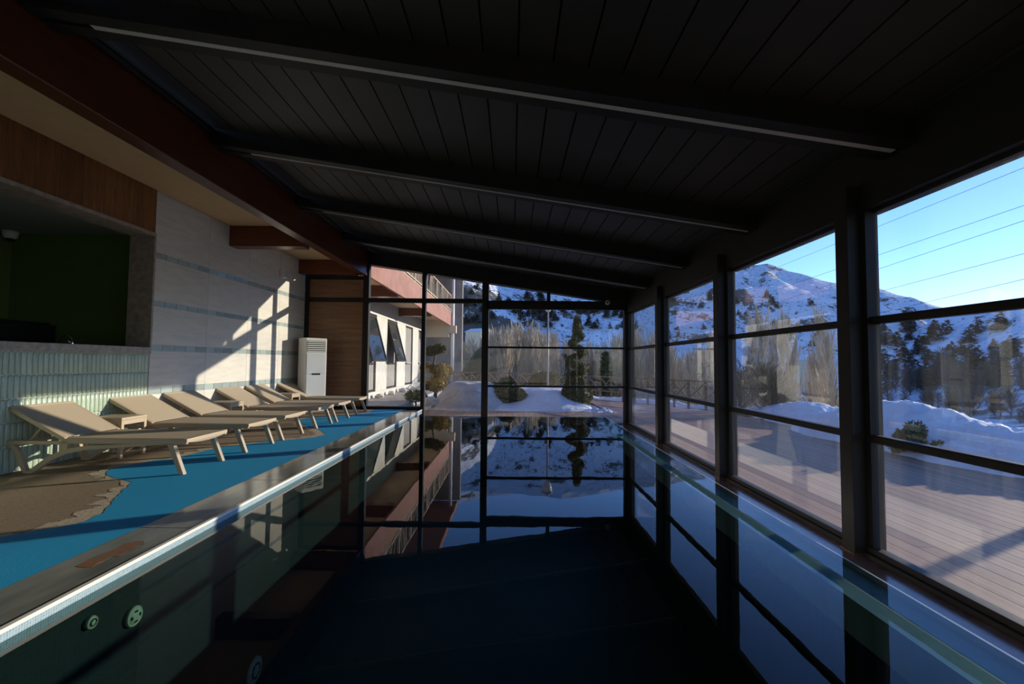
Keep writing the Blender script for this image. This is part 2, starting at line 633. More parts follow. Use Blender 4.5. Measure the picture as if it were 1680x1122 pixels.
def densify(pts, step, amp, off=0.0):
    out = []
    for a, b in zip(pts[:-1], pts[1:]):
        a, b = Vector(a), Vector(b)
        n = max(1, int((b - a).length / step))
        nr = Vector((-(b - a).y, (b - a).x)).normalized()
        for i in range(n):
            p = a.lerp(b, i / n)
            w = mnoise.fractal((p.x * 9, p.y * 9, off * 5), 0.8, 2.1, 4)
            out.append((p.x - off * (0.7 + 0.8 * mnoise.noise((p.x * 2.5, p.y * 2.5, 3))) + nr.x * w * amp,
                        p.y + nr.y * w * amp))
    out.append((pts[-1][0] - off, pts[-1][1]))
    return out


def strip_inlay(name, pts, x1, z, mat):
    m = MB()
    n = len(pts)
    m.v = [(x, y, z) for x, y in pts] + [(x, y, ZF - 0.01) for x, y in pts]
    poly = list(range(n))
    m.v += [(x1, pts[-1][1], z), (x1, pts[0][1], z)]
    m.f.append(tuple(poly + [2 * n, 2 * n + 1]))
    for i in range(n - 1):
        m.f.append((i, n + i, n + i + 1, i + 1))
    o = m.build(name, mat, floor)
    return o


strip_inlay('pale_band', densify(bnd, 0.025, 0.10, 0.19), -2.40, ZF + 0.002, 'pale')
strip_inlay('blue_surface', densify(bnd, 0.025, 0.022), -2.40, ZF + 0.004, 'blue')

coping = empty('pool_coping', (-2.22, 3, ZF - 0.05), label='wet grey stone slabs edging the pool beside the blue floor', cat='coping', kind='structure')
slab = meshof(MB().box(-0.177, 0.177, -0.595, 0.595, -0.06, 0.003), 'slab', 'coping')
y = YB + 0.6
while y < 10.5:
    if y + 0.6 > 10.42:
        piece('slab', slab, coping, (-0.003, (y - 0.6 + 10.42) / 2 - 3, 0.05), scale=(1, (10.42 - y + 0.6) / 1.2, 1))
        break
    piece('slab', slab, coping, (-0.003, y - 3, 0.05))
    y += 1.2


def on_coping(mb, name, mat):
    o = mb.build(name, mat)
    o.parent = coping
    o.matrix_parent_inverse = Matrix.Translation(-Vector(coping.location))
    return o


on_coping(MB().box(PX0 - 0.015, PX0 + 0.010, YB, 10.42, ZF - 0.009, ZF + 0.008), 'edge_trim', 'edge')
on_coping(MB().box(-2.40, PX0 + 0.005, YB, 10.42, -0.13, ZF - 0.009), 'mosaic_band', 'mosaic_hi')
blotch = [(-2.187, 2.347), (-2.19, 2.396), (-2.194, 2.47), (-2.173, 2.557), (-2.19, 2.633), (-2.157, 2.668), (-2.112, 2.678),  # blotch outline also worked back from image pixels
         (-2.071, 2.626), (-2.108, 2.609), (-2.074, 2.559), (-2.106, 2.55), (-2.067, 2.458), (-2.111, 2.464), (-2.104, 2.412),
         (-2.109, 2.377), (-2.099, 2.335), (-2.132, 2.335)]
blotch = [(1.04 * p[0], 1.04 * p[1]) for p in blotch]
st = densify([tuple(p) for p in blotch + blotch[:1]], 0.012, 0.012)[:-1]
o = on_coping(MB().prism(list(reversed(st)), 'z', ZF + 0.0035, ZF + 0.0042), 'rust_stain', 'rust')  # mottled orange shape laid on the slab tops
o['label'] = 'orange rust stain on the coping'

# ------------------------------------------------------------------ pool
m = MB()
zb = -1.55
m.box(-2.4, PX0, YB, PY1, zb, -0.13)
m.box(1.70, 1.98, YB, PY1, zb, -0.30)
m.box(PX0, 1.98, PY1 - 0.02, PY1 + 0.02, zb, ZW - 0.012)
m.box(-2.4, 1.98, YB - 0.3, YB, zb, -0.05)
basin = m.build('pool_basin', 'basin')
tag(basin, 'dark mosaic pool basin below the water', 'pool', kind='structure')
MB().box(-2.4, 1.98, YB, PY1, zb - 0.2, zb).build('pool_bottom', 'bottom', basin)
m = MB()
m.box(1.712, 1.972, YB, PY1 - 0.02, -0.30, -0.118)
o = m.build('overflow_ledge', 'ledge', basin)
m = MB()
m.box(1.972, 1.985, YB, PY1 + 0.02, -0.45, ZW - 0.002)
m.box(PX0 + 0.01, 1.985, PY1 + 0.02, PY1 + 0.033, -0.45, ZW - 0.003)
o = m.build('overflow_lip', 'edge', basin)
o = MB().box(1.985, 2.16, YB, 10.42, -0.5, -0.43).build('gutter_floor', 'groove', basin)
o = MB().box(-2.40, 2.16, PY1 + 0.033, 10.42, -0.5, -0.40).build('gutter_floor', 'groove', basin)
# made-up steps below view; the faint lines are roof beam reflections
for i in range(3):
    MB().box(PX0 + 0.005, 1.70, 1.2 - 0.35 * i, 1.55 - 0.35 * i, zb, zb + 0.25 * (i + 1)).build('step', 'bottom', basin)

wm = MB()
wm.poly([(PX0, YB, 0), (1.976, YB, 0), (1.976, PY1 + 0.025, 0), (PX0, PY1 + 0.025, 0)])
water = wm.build('pool_water', 'water')
water.location.z = ZW
tag(water, 'still dark pool water mirroring the windows and mountain', 'water', kind='stuff')


def pool_fitting(name, y, z, r, label, slots):
    """round fitting on the left pool wall, facing +x"""
    e = empty(name, (PX0, y, z), label=label, cat='pool fitting', group=None)
    n = 24
    rim = MB()
    prof = [(r, 0.0), (r, 0.018), (r * 0.86, 0.026), (r * 0.80, 0.02)]
    rim.lathe(prof, n)
    rm = rim.build('rim', 'poolgreen', e, True)
    rm.rotation_euler = (0, R(90), 0)
    f = MB().lathe([(r * 0.80, 0.012), (r * 0.80, 0.021), (r * 0.3, 0.027)], n).build('face', 'poolgreen', e, True)
    f.rotation_euler = (0, R(90), 0)
    k = 0
    for i in range(slots):
        a = 2 * math.pi * i / slots
        q = MB().box(-0.003, 0.003, -r * 0.07, r * 0.07, -r * 0.16, r * 0.16).build('slot', 'black', e)
        q.location = (0.026, math.cos(a) * r * 0.5, math.sin(a) * r * 0.5)
        q.rotation_euler = (a, 0, 0)
    return e


pool_fitting('water_inlet', 2.264, -0.225, 0.030, 'small round slotted water inlet just under the pool edge', 8)
pool_fitting('pool_light', 2.52, -0.335, 0.052, 'large round pale green pool light under the left pool edge', 4)
pool_fitting('pool_drain', 3.74, -1.42, 0.10, 'round grated suction drain deep on the left pool wall', 8)

# ------------------------------------------------------------------ left wall with its tiles
wl_ = MB().box(-5.1, XL, 6.0, 10.44, -0.5, 3.6).build('wall_left', 'wallgrout')
tag(wl_, 'pale tiled wall with grey glass strips behind the loungers', 'wall', kind='structure')
tile = meshof(MB().box(0, 0.012, 0.002, 0.998, 0.002, 0.998), 'tile', 'bigtile')
rows = [(ZF, 0.585), (0.675, 1.165), (1.25, 1.765), (1.835, 2.415), (2.49, 2.90), (2.90, 3.315)]
joints = [6.02, 7.12, 8.22, 9.32, 10.42]
for z0, z1 in rows:
    for a, b in zip(joints[:-1], joints[1:]):
        piece('tile', tile, wl_, (XL, a, z0), scale=(1, b - a, z1 - z0))
strip = meshof(MB().box(0, 0.010, 0.004, 0.216, 0.004, 0.996), 'strip_tile', 'striptile')
for z0, z1 in ((0.585, 0.675), (1.165, 1.25), (1.765, 1.835), (2.415, 2.49)):
    for i in range(20):
        piece('strip_tile', strip, wl_, (XL, 6.02 + i * 0.22, z0), scale=(1, 1, z1 - z0))

# ------------------------------------------------------------------ bar alcove
al = empty('wall_bar', (-5.5, 5, 0), label='green walled bar alcove in the left wall', cat='wall', kind='structure')


def under(par, mb, name, mat, **kw):
    o = mb.build(name, mat, None, **kw)
    o.parent = par
    o.matrix_parent_inverse = Matrix.Translation(-Vector(par.location)) if not any(par.rotation_euler) else par.matrix_basis.inverted()
    return o


under(al, MB().box(-7.15, -5.1, 6.30, 6.45, ZF, 3.3), 'end_wall', 'green')
under(al, MB().box(-7.15, -7.0, 1.0, 6.30, ZF, 3.3), 'back_wall', 'green')
under(al, MB().box(-7.15, -5.08, 0.9, 1.0, ZF, 3.3), 'side_wall', 'green')
under(al, MB().box(-7.0, -5.0, 1.0, 6.30, 2.79, 2.9), 'alcove_ceiling', 'alcove_ceil')
under(al, MB().box(-5.09, -4.765, 5.99, 6.02, 1.21, 2.73), 'jamb', 'stone')
under(al, MB().box(-5.10, -5.08, 6.02, 6.30, 1.0, 2.80), 'return_wall', 'green')
under(al, MB().box(-5.09, -4.765, 0.9, 5.99, 2.69, 2.735), 'lintel', 'stone')
under(al, MB().box(-5.10, -4.80, 0.9, 6.02, 2.735, 3.36), 'upper_wall', 'plank_v')
pl = meshof(MB().box(0, 0.018, 0.0015, 0.2585, 0, 0.585), 'plank', 'plank_v')
for i in range(20):
    o = piece('plank', pl, al, (-4.80 + 5.5, 6.02 - 0.26 * (i + 1) - 5, 2.735))
# wall beside the bar, behind the camera
wb = MB().box(-5.1, XB, YB, 0.9, -0.5, 3.6).build('wall_left_rear', 'bigtile')
tag(wb, 'pale wall continuing past the bar', 'wall', kind='structure')

bar = empty('bar_counter', (-5.0, 4.5, 0), label='bar counter with speckled stone top and green finger tile front', cat='bar counter')
under(bar, MB().box(-5.10, XB - 0.012, 0.9, 5.985, ZF, 1.118), 'counter_body', 'grout')
under(bar, MB().box(-5.42, -4.745, 0.9, 5.99, 1.118, 1.21), 'countertop', 'stone', bevel=0.006)
# finger tile with rounded ends and a domed face
w, h = 0.0525, 0.226


def finger():
    mb = MB()
    out = []
    for j in range(7):
        a = math.pi * j / 6
        out.append((w / 2 - 0.002 - 0.0, 0))
    pts = []
    r = 0.018
    for cx, cz, a0 in ((w - 0.002 - r, h - 0.002 - r, 0), (0.002 + r, h - 0.002 - r, 90), (0.002 + r, 0.002 + r, 180), (w - 0.002 - r, 0.002 + r, 270)):
        for j in range(4):
            a = R(a0 + 30 * j)
            pts.append((cx + r * math.cos(a), cz + r * math.sin(a)))
    k = len(pts)
    c = (w / 2, h / 2)
    for t, x in ((1.0, 0.0), (1.0, 0.006), (0.80, 0.012)):
        for p in pts:
            mb.v.append((x, c[0] + (p[0] - c[0]) * t, c[1] + (p[1] - c[1]) * (t if t == 1 else 0.95)))
    for i in range(2):
        for j in range(k):
            q = (j + 1) % k
            mb.f.append((i * k + j, i * k + q, (i + 1) * k + q, (i + 1) * k + j))
    mb.f.append(tuple(range(2 * k, 3 * k)))
    return mb


fin = meshof(finger(), 'finger_tile', 'kitkat', True)
ncol = 50
for rr in range(5):
    for i in range(ncol):
        zz = 1.118 - 0.228 * (rr + 1)
        if rr == 4:
            zz = ZF
        piece('finger_tile', fin, bar, (XB - 0.012 + 5.0, 5.985 - 0.0535 * (i + 1) - 4.5, zz), scale=(1, 1, 1 if rr < 4 else (1.118 - ZF - 4 * 0.228) / 0.228))
far = MB()
for rr in range(5):
    for i in range(ncol, 94):
        y0 = 5.985 - 0.0535 * (i + 1)
        z0 = max(ZF, 1.118 - 0.228 * (rr + 1))
        far.box(XB - 0.012, XB, y0 + 0.002, y0 + 0.0515, z0 + 0.002, 1.118 - 0.228 * rr - 0.002)
o = under(bar, far, 'joined_finger_tiles', 'kitkat')
o['kind'] = 'stuff'

# back worktop, coffee machine, tap, camera inside the alcove
wt = empty('back_worktop', (-6.7, 4.2, 0), label='dark worktop along the back of the bar', cat='worktop')
under(wt, MB().box(-7.0, -6.15, 1.2, 6.29, 0.92, 0.97), 'top', 'black')
under(wt, MB().box(-6.98, -6.2, 1.2, 6.29, ZF, 0.92), 'cabinet', 'black')
cm = empty('coffee_machine', (-6.55, 5.75, 0.97), label='black coffee machine on the bar worktop', cat='coffee machine')
under(cm, MB().box(-6.9, -6.22, 5.35, 6.2, 0.99, 1.50), 'body', 'black', bevel=0.02)
under(cm, MB().box(-6.86, -6.26, 5.4, 6.15, 1.50, 1.53), 'cup_tray', 'black')
under(cm, MB().box(-6.62, -6.30, 5.25, 5.36, 1.33, 1.36), 'group_handle', 'chrome')
under(cm, MB().box(-6.85, -6.30, 5.20, 5.36, 1.0, 1.04), 'drip_tray', 'chrome')
for dx in (-6.86, -6.28):
    for dy in (5.4, 6.12):
        under(cm, MB().box(dx, dx + 0.03, dy, dy + 0.03, 0.97, 0.99), 'foot', 'black')
tp = empty('bar_tap', (-5.41, 5.6, 1.0), label='chrome curved tap behind the bar counter', cat='tap')
pts = [(-5.41, 5.6, 1.0), (-5.41, 5.6, 1.24)] + [(-5.50 + 0.09 * math.cos(R(a)), 5.6, 1.25 + 0.09 * math.sin(R(a))) for a in range(0, 181, 20)] + [(-5.59, 5.6, 1.215)]
under(tp, MB().tube(pts, 0.011, 10), 'spout', 'chrome', smooth=True)
under(tp, MB().tube([(-5.41, 5.6, 1.22), (-5.41, 5.54, 1.27)], 0.008, 8), 'lever', 'chrome', smooth=True)
under(tp, MB().lathe([(0.03, 0), (0.03, 0.02), (0.018, 0.03)], 16, (-5.41, 5.6, 1.0)), 'base', 'chrome', smooth=True)
sk = empty('inner_worktop', (-5.45, 4.2, 0.96), label='bar sink worktop just behind the counter', cat='worktop')
under(sk, MB().box(-5.75, -5.10, 1.2, 6.29, 0.95, 1.0), 'top', 'stone')
under(sk, MB().box(-5.70, -5.12, 1.2, 6.29, ZF, 0.95), 'cabinet', 'black')
dc = empty('dome_camera', (-6.9, 6.18, 2.79), label='white dome security camera at the alcove ceiling corner', cat='camera')
under(dc, MB().lathe([(0.05, -0.105), (0.072, -0.085), (0.08, -0.05), (0.085, 0.0)], 20, (-6.9, 6.18, 2.79)), 'housing', 'white_plastic', smooth=True)
under(dc, MB().lathe([(0.012, -0.135), (0.035, -0.125), (0.048, -0.105)], 16, (-6.9, 6.18, 2.79)), 'lens_dome', 'black', smooth=True)

# ------------------------------------------------------------------ soffit and red timber
sf = MB().box(-5.1, -3.45, YB, 10.44, 3.32, 3.40).build('ceiling_soffit', 'soffit')
tag(sf, 'beige plastered soffit above the tiled wall', 'soffit', kind='structure')
tb = MB().box(-3.53, -3.35, YB, 10.40, 3.02, 3.60).build('timber_beam', 'redwood', bevel=0.008)
tag(tb, 'long dark red timber beam running along the left roof edge', 'beam', 'red timber beams')
tb2 = MB().box(-4.795, -3.532, 7.60, 7.83, 2.975, 3.318).build('timber_beam', 'redwood_x', bevel=0.006)
tag(tb2, 'short red timber cross beam high on the tiled wall', 'beam', 'red timber beams')
tb3 = MB().box(-4.795, -3.532, 10.10, 10.36, 3.0, 3.318).build('timber_beam', 'redwood_x', bevel=0.006)
tag(tb3, 'short red timber cross beam over the wood panel at the far end', 'beam', 'red timber beams')
wbx = empty('wall_speaker', (-4.79, 9.36, 2.75), label='small white box mounted high on the tiled wall', cat='speaker')
under(wbx, MB().box(-4.788, -4.70, 9.28, 9.44, 2.76, 2.93), 'housing', 'white_plastic', bevel=0.012)
under(wbx, MB().box(-4.70, -4.697, 9.30, 9.42, 2.78, 2.91), 'front_grille', 'acgrey')

# ------------------------------------------------------------------ roof
cl = MB()
cl.hexa([(-3.50, YB, roof(-3.50) + 0.03), (2.86, YB, roof(2.86) + 0.03), (2.86, 10.72, roof(2.86) + 0.03), (-3.50, 10.72, roof(-3.50) + 0.03),
         (-3.50, YB, roof(-3.50) + 0.16), (2.86, YB, roof(2.86) + 0.16), (2.86, 10.72, roof(2.86) + 0.16), (-3.50, 10.72, roof(-3.50) + 0.16)])
ceiling = cl.build('ceiling', 'groove')
tag(ceiling, 'dark sloping ceiling of long grooved boards', 'ceiling', kind='structure')
bd = meshof(MB().box(-0.1135, 0.1135, YB, 10.62, 0, 0.03), 'board', 'ceil')
ang = math.atan(-SL)
for k in range(-14, 12):
    xc = 0.025 + 0.237 * k + 0.1185
    piece('board', bd, ceiling, (xc, 0, roof(xc)), (0, ang, 0))


def sloped(mb, x0, x1, y0, y1, o0, o1):
    """box that follows the roof slope between offsets o0 (below) and o1"""
    return mb.hexa([(x0, y0, roof(x0, o0)), (x1, y0, roof(x1, o0)), (x1, y1, roof(x1, o0)), (x0, y1, roof(x0, o0)),
                    (x0, y0, roof(x0, o1)), (x1, y0, roof(x1, o1)), (x1, y1, roof(x1, o1)), (x0, y1, roof(x0, o1))])


ords = ['nearest the camera, carrying a pale light strip', 'second from the camera', 'third from the camera', 'farthest from the camera before the end wall']
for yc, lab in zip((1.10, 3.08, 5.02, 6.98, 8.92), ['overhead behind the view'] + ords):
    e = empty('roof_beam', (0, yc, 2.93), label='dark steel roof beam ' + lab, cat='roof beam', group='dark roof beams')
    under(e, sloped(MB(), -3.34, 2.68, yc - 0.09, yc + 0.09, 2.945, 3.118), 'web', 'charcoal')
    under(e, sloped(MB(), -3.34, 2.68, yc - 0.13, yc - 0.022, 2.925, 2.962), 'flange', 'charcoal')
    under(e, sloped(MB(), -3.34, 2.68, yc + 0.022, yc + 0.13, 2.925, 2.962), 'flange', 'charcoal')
    hw = 0.021 if yc < 4 else 0.010  # farther beams have no strip: thin pale line stands for a lit flange edge
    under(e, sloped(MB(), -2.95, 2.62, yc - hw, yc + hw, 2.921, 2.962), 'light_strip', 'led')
o = MB().tube([(-3.30, YB, roof(-3.30, 3.06)), (-3.30, 10.4, roof(-3.30, 3.06))], 0.03, 10).build('roof_pipe', 'charcoal', smooth=True)
tag(o, 'thin dark pipe along the top of the red timber beam', 'pipe')

# ------------------------------------------------------------------ right wall: header, columns, windows
hd = empty('wall_right', (2.65, 3, 2.3), label='dark header and sill framing the right glass wall', cat='wall', kind='structure')
under(hd, MB().box(2.67, 2.86, YB, 10.62, 2.425, 2.73), 'header_beam', 'charcoal')
under(hd, MB().box(2.63, 2.80, YB, 10.62, 2.22, 2.42), 'window_head', 'charcoal')
under(hd, MB().box(2.16, 2.66, YB, 10.42, -0.5, -0.345), 'sill_stone', 'sill')
under(hd, MB().box(2.13, 2.165, YB, 10.42, -0.5, -0.335), 'sill_edge', 'groove')
under(hd, MB().box(2.58, 2.80, YB, 10.62, -0.5, -0.352), 'window_curb', 'charcoal')
for xx in (2.60, 2.66, 2.74):
    under(hd, MB().box(xx, xx + 0.035, YB, 10.5, -0.352, -0.315), 'track', 'charcoal')

cols = [-3.0, -0.85, 1.28, 3.42, 5.60, 7.95]
clab = ['behind the camera', 'beside the camera', 'just outside the view', 'nearest in view on the right', 'second in view on the right', 'third in view on the right, beside the corner window']
for yc, lab in zip(cols, clab):
    e = empty('steel_column', (2.66, yc + 0.06, -0.345), label='dark steel column ' + lab, cat='column', group='dark steel columns of the right glass wall')
    under(e, MB().box(2.54, 2.66, yc, yc + 0.13, -0.344, 2.415), 'post', 'charcoal', bevel=0.004)
    under(e, MB().box(2.66, 2.75, yc + 0.005, yc + 0.125, -0.344, 2.19), 'post_back', 'charcoal')
    under(e, MB().box(2.53, 2.67, yc - 0.01, yc + 0.14, -0.344, -0.33), 'base_plate', 'sill')
e = empty('steel_column', (2.66, 10.5, -0.345), label='dark steel column at the far right corner of the glass walls', cat='column')
under(e, MB().box(2.58, 2.80, 10.40, 10.58, -0.345, 2.40), 'post', 'charcoal', bevel=0.004)
under(e, MB().box(2.57, 2.60, 10.39, 10.41, -0.345, 2.40), 'corner_bead', 'charcoal')


def pane_x(par, y0, y1, z0, z1, x, mat='glass'):
    return under(par, MB().box(x - 0.004, x + 0.004, y0, y1, z0, z1), 'pane', mat)


bays = list(zip([c + 0.135 for c in cols], [c - 0.005 for c in cols[1:]] + [10.395]))
for i, (a, b) in enumerate(bays):
    e = empty('window_%d' % (i + 1), (XG, (a + b) / 2, ZO), kind='structure', cat='window',
              label='three-pane sliding window of the right glass wall, ' +
                    ['far behind the camera', 'behind the camera', 'nearest in view', 'second in view', 'third in view', 'beside the far corner'][i])
    z = [-0.315, 0.515, 1.385, 2.21]
    xs = [2.66, 2.685, 2.71]
    f = 0.030
    for k in range(3):
        x = xs[k]
        pane_x(e, a + 0.03, b - 0.03, z[k] + (0.0 if k == 0 else -0.01), z[k + 1] + 0.01, x)
    for zz, x in ((0.515, 2.675), (1.385, 2.70)):
        under(e, MB().box(x - 0.038, x + 0.03, a + 0.01, b - 0.01, zz - 0.028, zz + 0.028), 'rail', 'charcoal', bevel=0.008)
    under(e, MB().box(2.63, 2.70, a, b, -0.315, -0.275), 'bottom_rail', 'charcoal')
    under(e, MB().box(2.70, 2.78, a, b, 2.195, 2.22), 'top_rail', 'charcoal')
    for yy in (a, b - 0.045):
        under(e, MB().box(2.64, 2.735, yy, yy + 0.045, -0.345, 2.22), 'stile', 'charcoal')

# ------------------------------------------------------------------ far wall
fw = empty('wall_far', (0, YG, 0), label='dark framed glass end wall under the sloping roof', cat='wall', kind='structure')


def slab_xz(mb, x0, x1, zf0, zf1, y0, y1):
    return mb.hexa([(x0, y0, zf0(x0)), (x1, y0, zf0(x1)), (x1, y1, zf0(x1)), (x0, y1, zf0(x0)),
                    (x0, y0, zf1(x0)), (x1, y0, zf1(x1)), (x1, y1, zf1(x1)), (x0, y1, zf1(x0))])


under(fw, slab_xz(MB(), -3.40, 2.80, gtop, lambda x: roof(x) + 0.02, 10.40, 10.66), 'end_rafter', 'charcoal')


def post(x, wd, z0, top=None):
    under(fw, slab_xz(MB(), x - wd / 2, x + wd / 2, lambda q: z0, (lambda q: gtop(q) + 0.02) if top is None else (lambda q: top), 10.43, 10.57), 'post', 'charcoal')


post(-3.375, 0.13, ZF)
post(-2.04, 0.085, -0.40)
post(-0.62, 0.15, -0.40)
post(0.84, 0.075, 2.46)
post(-4.735, 0.09, ZF, 2.99)
under(fw, MB().box(-4.70, -3.42, 10.44, 10.56, 2.41, 2.51), 'transom', 'charcoal')
under(fw, MB().box(-3.32, -0.68, 10.44, 10.56, 2.41, 2.51), 'transom', 'charcoal')
under(fw, MB().box(-0.58, 2.60, 10.43, 10.57, 2.28, 2.475), 'transom', 'charcoal')
under(fw, MB().box(-4.78, -3.42, 10.44, 10.56, 2.93, 3.02), 'transom', 'charcoal')
under(fw, MB().box(-4.78, -2.05, 10.43, 10.57, -0.30, 0.022), 'bottom_rail', 'charcoal')
under(fw, MB().box(-2.05, 2.60, 10.43, 10.57, -0.46, -0.335), 'bottom_rail', 'charcoal')
under(fw, MB().box(-4.70, -3.43, 10.47, 10.53, 0.02, 2.41), 'wood_panel', 'panel_h')
under(fw, MB().box(-4.70, -3.43, 10.47, 10.53, 2.51, 2.93), 'wood_panel', 'panel_h')


def pane_y(par, x0, x1, z0, zf, y=10.5, nm='pane'):
    zz = zf if callable(zf) else (lambda q: zf)
    return under(par, slab_xz(MB(), x0, x1, lambda q: z0, zz, y - 0.004, y + 0.004), nm, 'glass_clean')


def far_window(n, label):
    return empty('window_%d' % n, (0, YG, 0), label=label, cat='window', kind='structure')


w7 = far_window(7, 'tall end window looking onto the building beside the pool deck')
pane_y(w7, -3.31, -2.085, 0.022, 2.41)
pane_y(w7, -3.31, -2.085, 2.51, gtop)
w8 = far_window(8, 'narrow end window in front of the dirty snow mound')
pane_y(w8, -1.995, -0.695, -0.335, 2.41)
pane_y(w8, -1.995, -0.695, 2.51, gtop)
w9 = far_window(9, 'wide three-pane end window in front of the spiral topiary')
for k, (z0, z1) in enumerate(((-0.335, 0.506), (0.506, 1.397), (1.397, 2.28))):
    pane_y(w9, -0.54, 2.585, z0, z1, 10.47 + 0.03 * k)
for zz in (0.506, 1.397):
    under(w9, MB().box(-0.545, 2.59, 10.45, 10.53, zz - 0.022, zz + 0.022), 'rail', 'charcoal')
pane_y(w9, -0.545, 0.80, 2.475, gtop)
pane_y(w9, 0.88, 2.17, 2.475, gtop)
e = empty('round_sensor', (2.18, 10.39, 2.44), label='small round white sensor under the roof at the far right corner', cat='sensor')
o = MB().lathe([(0.055, 0), (0.055, 0.03), (0.04, 0.045)], 20).build('housing', 'white_plastic', e, True)
o.rotation_euler = (R(90), 0, 0)
o = MB().lathe([(0.022, 0.04), (0.02, 0.052), (0.01, 0.055)], 14).build('lens', 'black', e, True)
o.rotation_euler = (R(90), 0, 0)

bk = MB().box(-5.1, 2.86, YB - 0.2, YB, -0.5, 3.75).build('wall_back', 'bigtile')
tag(bk, 'plain wall closing the hall behind the camera', 'wall', kind='structure')

# ------------------------------------------------------------------ sun loungers
WL = 0.60


def make_lounger():
    """foot end at x=0, head towards -x, width along y from 0"""
    e = empty('sun_lounger')

    def both(fn, name, mat, **kw):
        for yy in (0.015, WL - 0.015):
            fn(yy).build(name, mat, e, **kw)

    def rail(yy):
        return MB().box(-1.13, 0.0, yy - 0.018, yy + 0.018, 0.272, 0.318)
    both(rail, 'side_rail', 'tan', bevel=0.006)

    def rear(yy):      # lower side rail that swings down to the curved rear foot
        top = [(-1.635, 0.285), (-1.60, 0.292), (-1.08, 0.300)]
        mb = MB()
        path_leg = [(-1.635, 0.272), (-1.575, 0.255), (-1.52, 0.19), (-1.485, 0.10), (-1.445, 0.018), (-1.40, 0.012), (-1.33, 0.065), (-1.22, 0.148),
                    (-1.08, 0.205), (-0.90, 0.238), (-0.55, 0.258), (-0.17, 0.285)]
        hw = [0.014, 0.018, 0.020, 0.022, 0.018, 0.018, 0.022, 0.024, 0.022, 0.018, 0.014, 0.012]
        pts = [Vector((p[0], 0, p[1])) for p in path_leg]
        k = len(pts)
        L, Rr = [], []
        for i, p in enumerate(pts):
            d = (pts[min(i + 1, k - 1)] - pts[max(i - 1, 0)]).normalized()
            nn = Vector((-d.z, 0, d.x))
            L.append(p + nn * hw[i])
            Rr.append(p - nn * hw[i])
        for i in range(k - 1):
            a, b, c, d = Rr[i], Rr[i + 1], L[i + 1], L[i]
            mb.hexa([(a.x, yy - 0.017, max(0, a.z)), (b.x, yy - 0.017, max(0, b.z)), (b.x, yy + 0.017, max(0, b.z)), (a.x, yy + 0.017, max(0, a.z)),
                     (d.x, yy - 0.017, d.z), (c.x, yy - 0.017, c.z), (c.x, yy + 0.017, c.z), (d.x, yy + 0.017, d.z)])
        return mb
    both(rear, 'rear_leg', 'tan')
    both(lambda yy: MB().box(-1.63, -1.10, yy - 0.015, yy + 0.015, 0.262, 0.296), 'rear_rail', 'tan', bevel=0.005)
    both(lambda yy: MB().box(-1.15, -1.07, yy - 0.018, yy + 0.018, 0.20, 0.30), 'hinge_block', 'tan', bevel=0.006)

    def front(yy):
        return MB().prism([(-0.175, 0.285), (-0.115, 0.270), (-0.010, 0.0), (-0.055, 0.0)], 'y', yy - 0.022, yy + 0.022)
    both(front, 'front_leg', 'tan', bevel=0.004)
    # end board with a gentle curve below
    eb = MB()
    n = 12
    lo = [(WL * i / n, 0.278 - 0.012 * math.sin(math.pi * i / n) ** 2 + 0.014 * abs(2 * i / n - 1) ** 3) for i in range(n + 1)]
    for i in range(n):
        (y0, z0), (y1, z1) = lo[i], lo[i + 1]
        eb.hexa([(-0.035, y0, z0), (0.004, y0, z0), (0.004, y1, z1), (-0.035, y1, z1),
                 (-0.035, y0, 0.322), (0.004, y0, 0.322), (0.004, y1, 0.322), (-0.035, y1, 0.322)])
    eb.build('end_board', 'tan', e)
    # seat sling, slightly hollow
    s = MB()
    nx = 1
    for i in range(nx):
        xa, xb = -1.11 + 1.09 * i / nx, -1.11 + 1.09 * (i + 1) / nx
        za, zb_ = [0.322 for q in (xa, xb)]
        s.hexa([(xa, 0.03, za - 0.006), (xb, 0.03, zb_ - 0.006), (xb, WL - 0.03, zb_ - 0.006), (xa, WL - 0.03, za - 0.006),
                (xa, 0.03, za), (xb, 0.03, zb_), (xb, WL - 0.03, zb_), (xa, WL - 0.03, za)])
    s.build('seat_sling', 'sling', e)
    # raised back: two stiles, a head bar and the sling
    a, b = Vector((-1.11, 0, 0.318)), Vector((-1.625, 0, 0.600))
    for yy in (0.018, WL - 0.018):
        MB().bar(a + Vector((0, yy, -0.010)), b + Vector((0, yy, -0.010)), 0.036, 0.038).build('back_stile', 'tan', e, bevel=0.005)
    MB().bar(b + Vector((0.016, 0.0, -0.014)), b + Vector((0.016, WL, -0.014)), 0.036, 0.032).build('head_bar', 'tan', e, bevel=0.006)
    d = (b - a).normalized()
    nn = Vector((-d.z, 0, d.x)) * -1 if d.x > 0 else Vector((d.z, 0, -d.x))
    MB().bar(a + d * 0.01 + Vector((0, WL / 2, 0)) + nn * 0.008, b - d * 0.005 + Vector((0, WL / 2, 0)) + nn * 0.008, WL - 0.06, 0.006, up=tuple(nn)).build('back_sling', 'sling', e)
    for yy in (0.09, WL - 0.09):     # props under the back
        MB().bar((-1.36, yy, 0.445), (-1.50, yy, 0.282), 0.022, 0.020).build('back_prop', 'tan', e)
    MB().bar((-1.50, 0.02, 0.278), (-1.50, WL - 0.02, 0.278), 0.03, 0.022).build('cross_bar', 'tan', e)
    MB().bar((-1.10, 0.02, 0.27), (-1.10, WL - 0.02, 0.27), 0.03, 0.03).build('cross_bar', 'tan', e)
    MB().bar((-0.14, 0.02, 0.272), (-0.14, WL - 0.02, 0.272), 0.03, 0.022).build('cross_bar', 'tan', e)
    return e


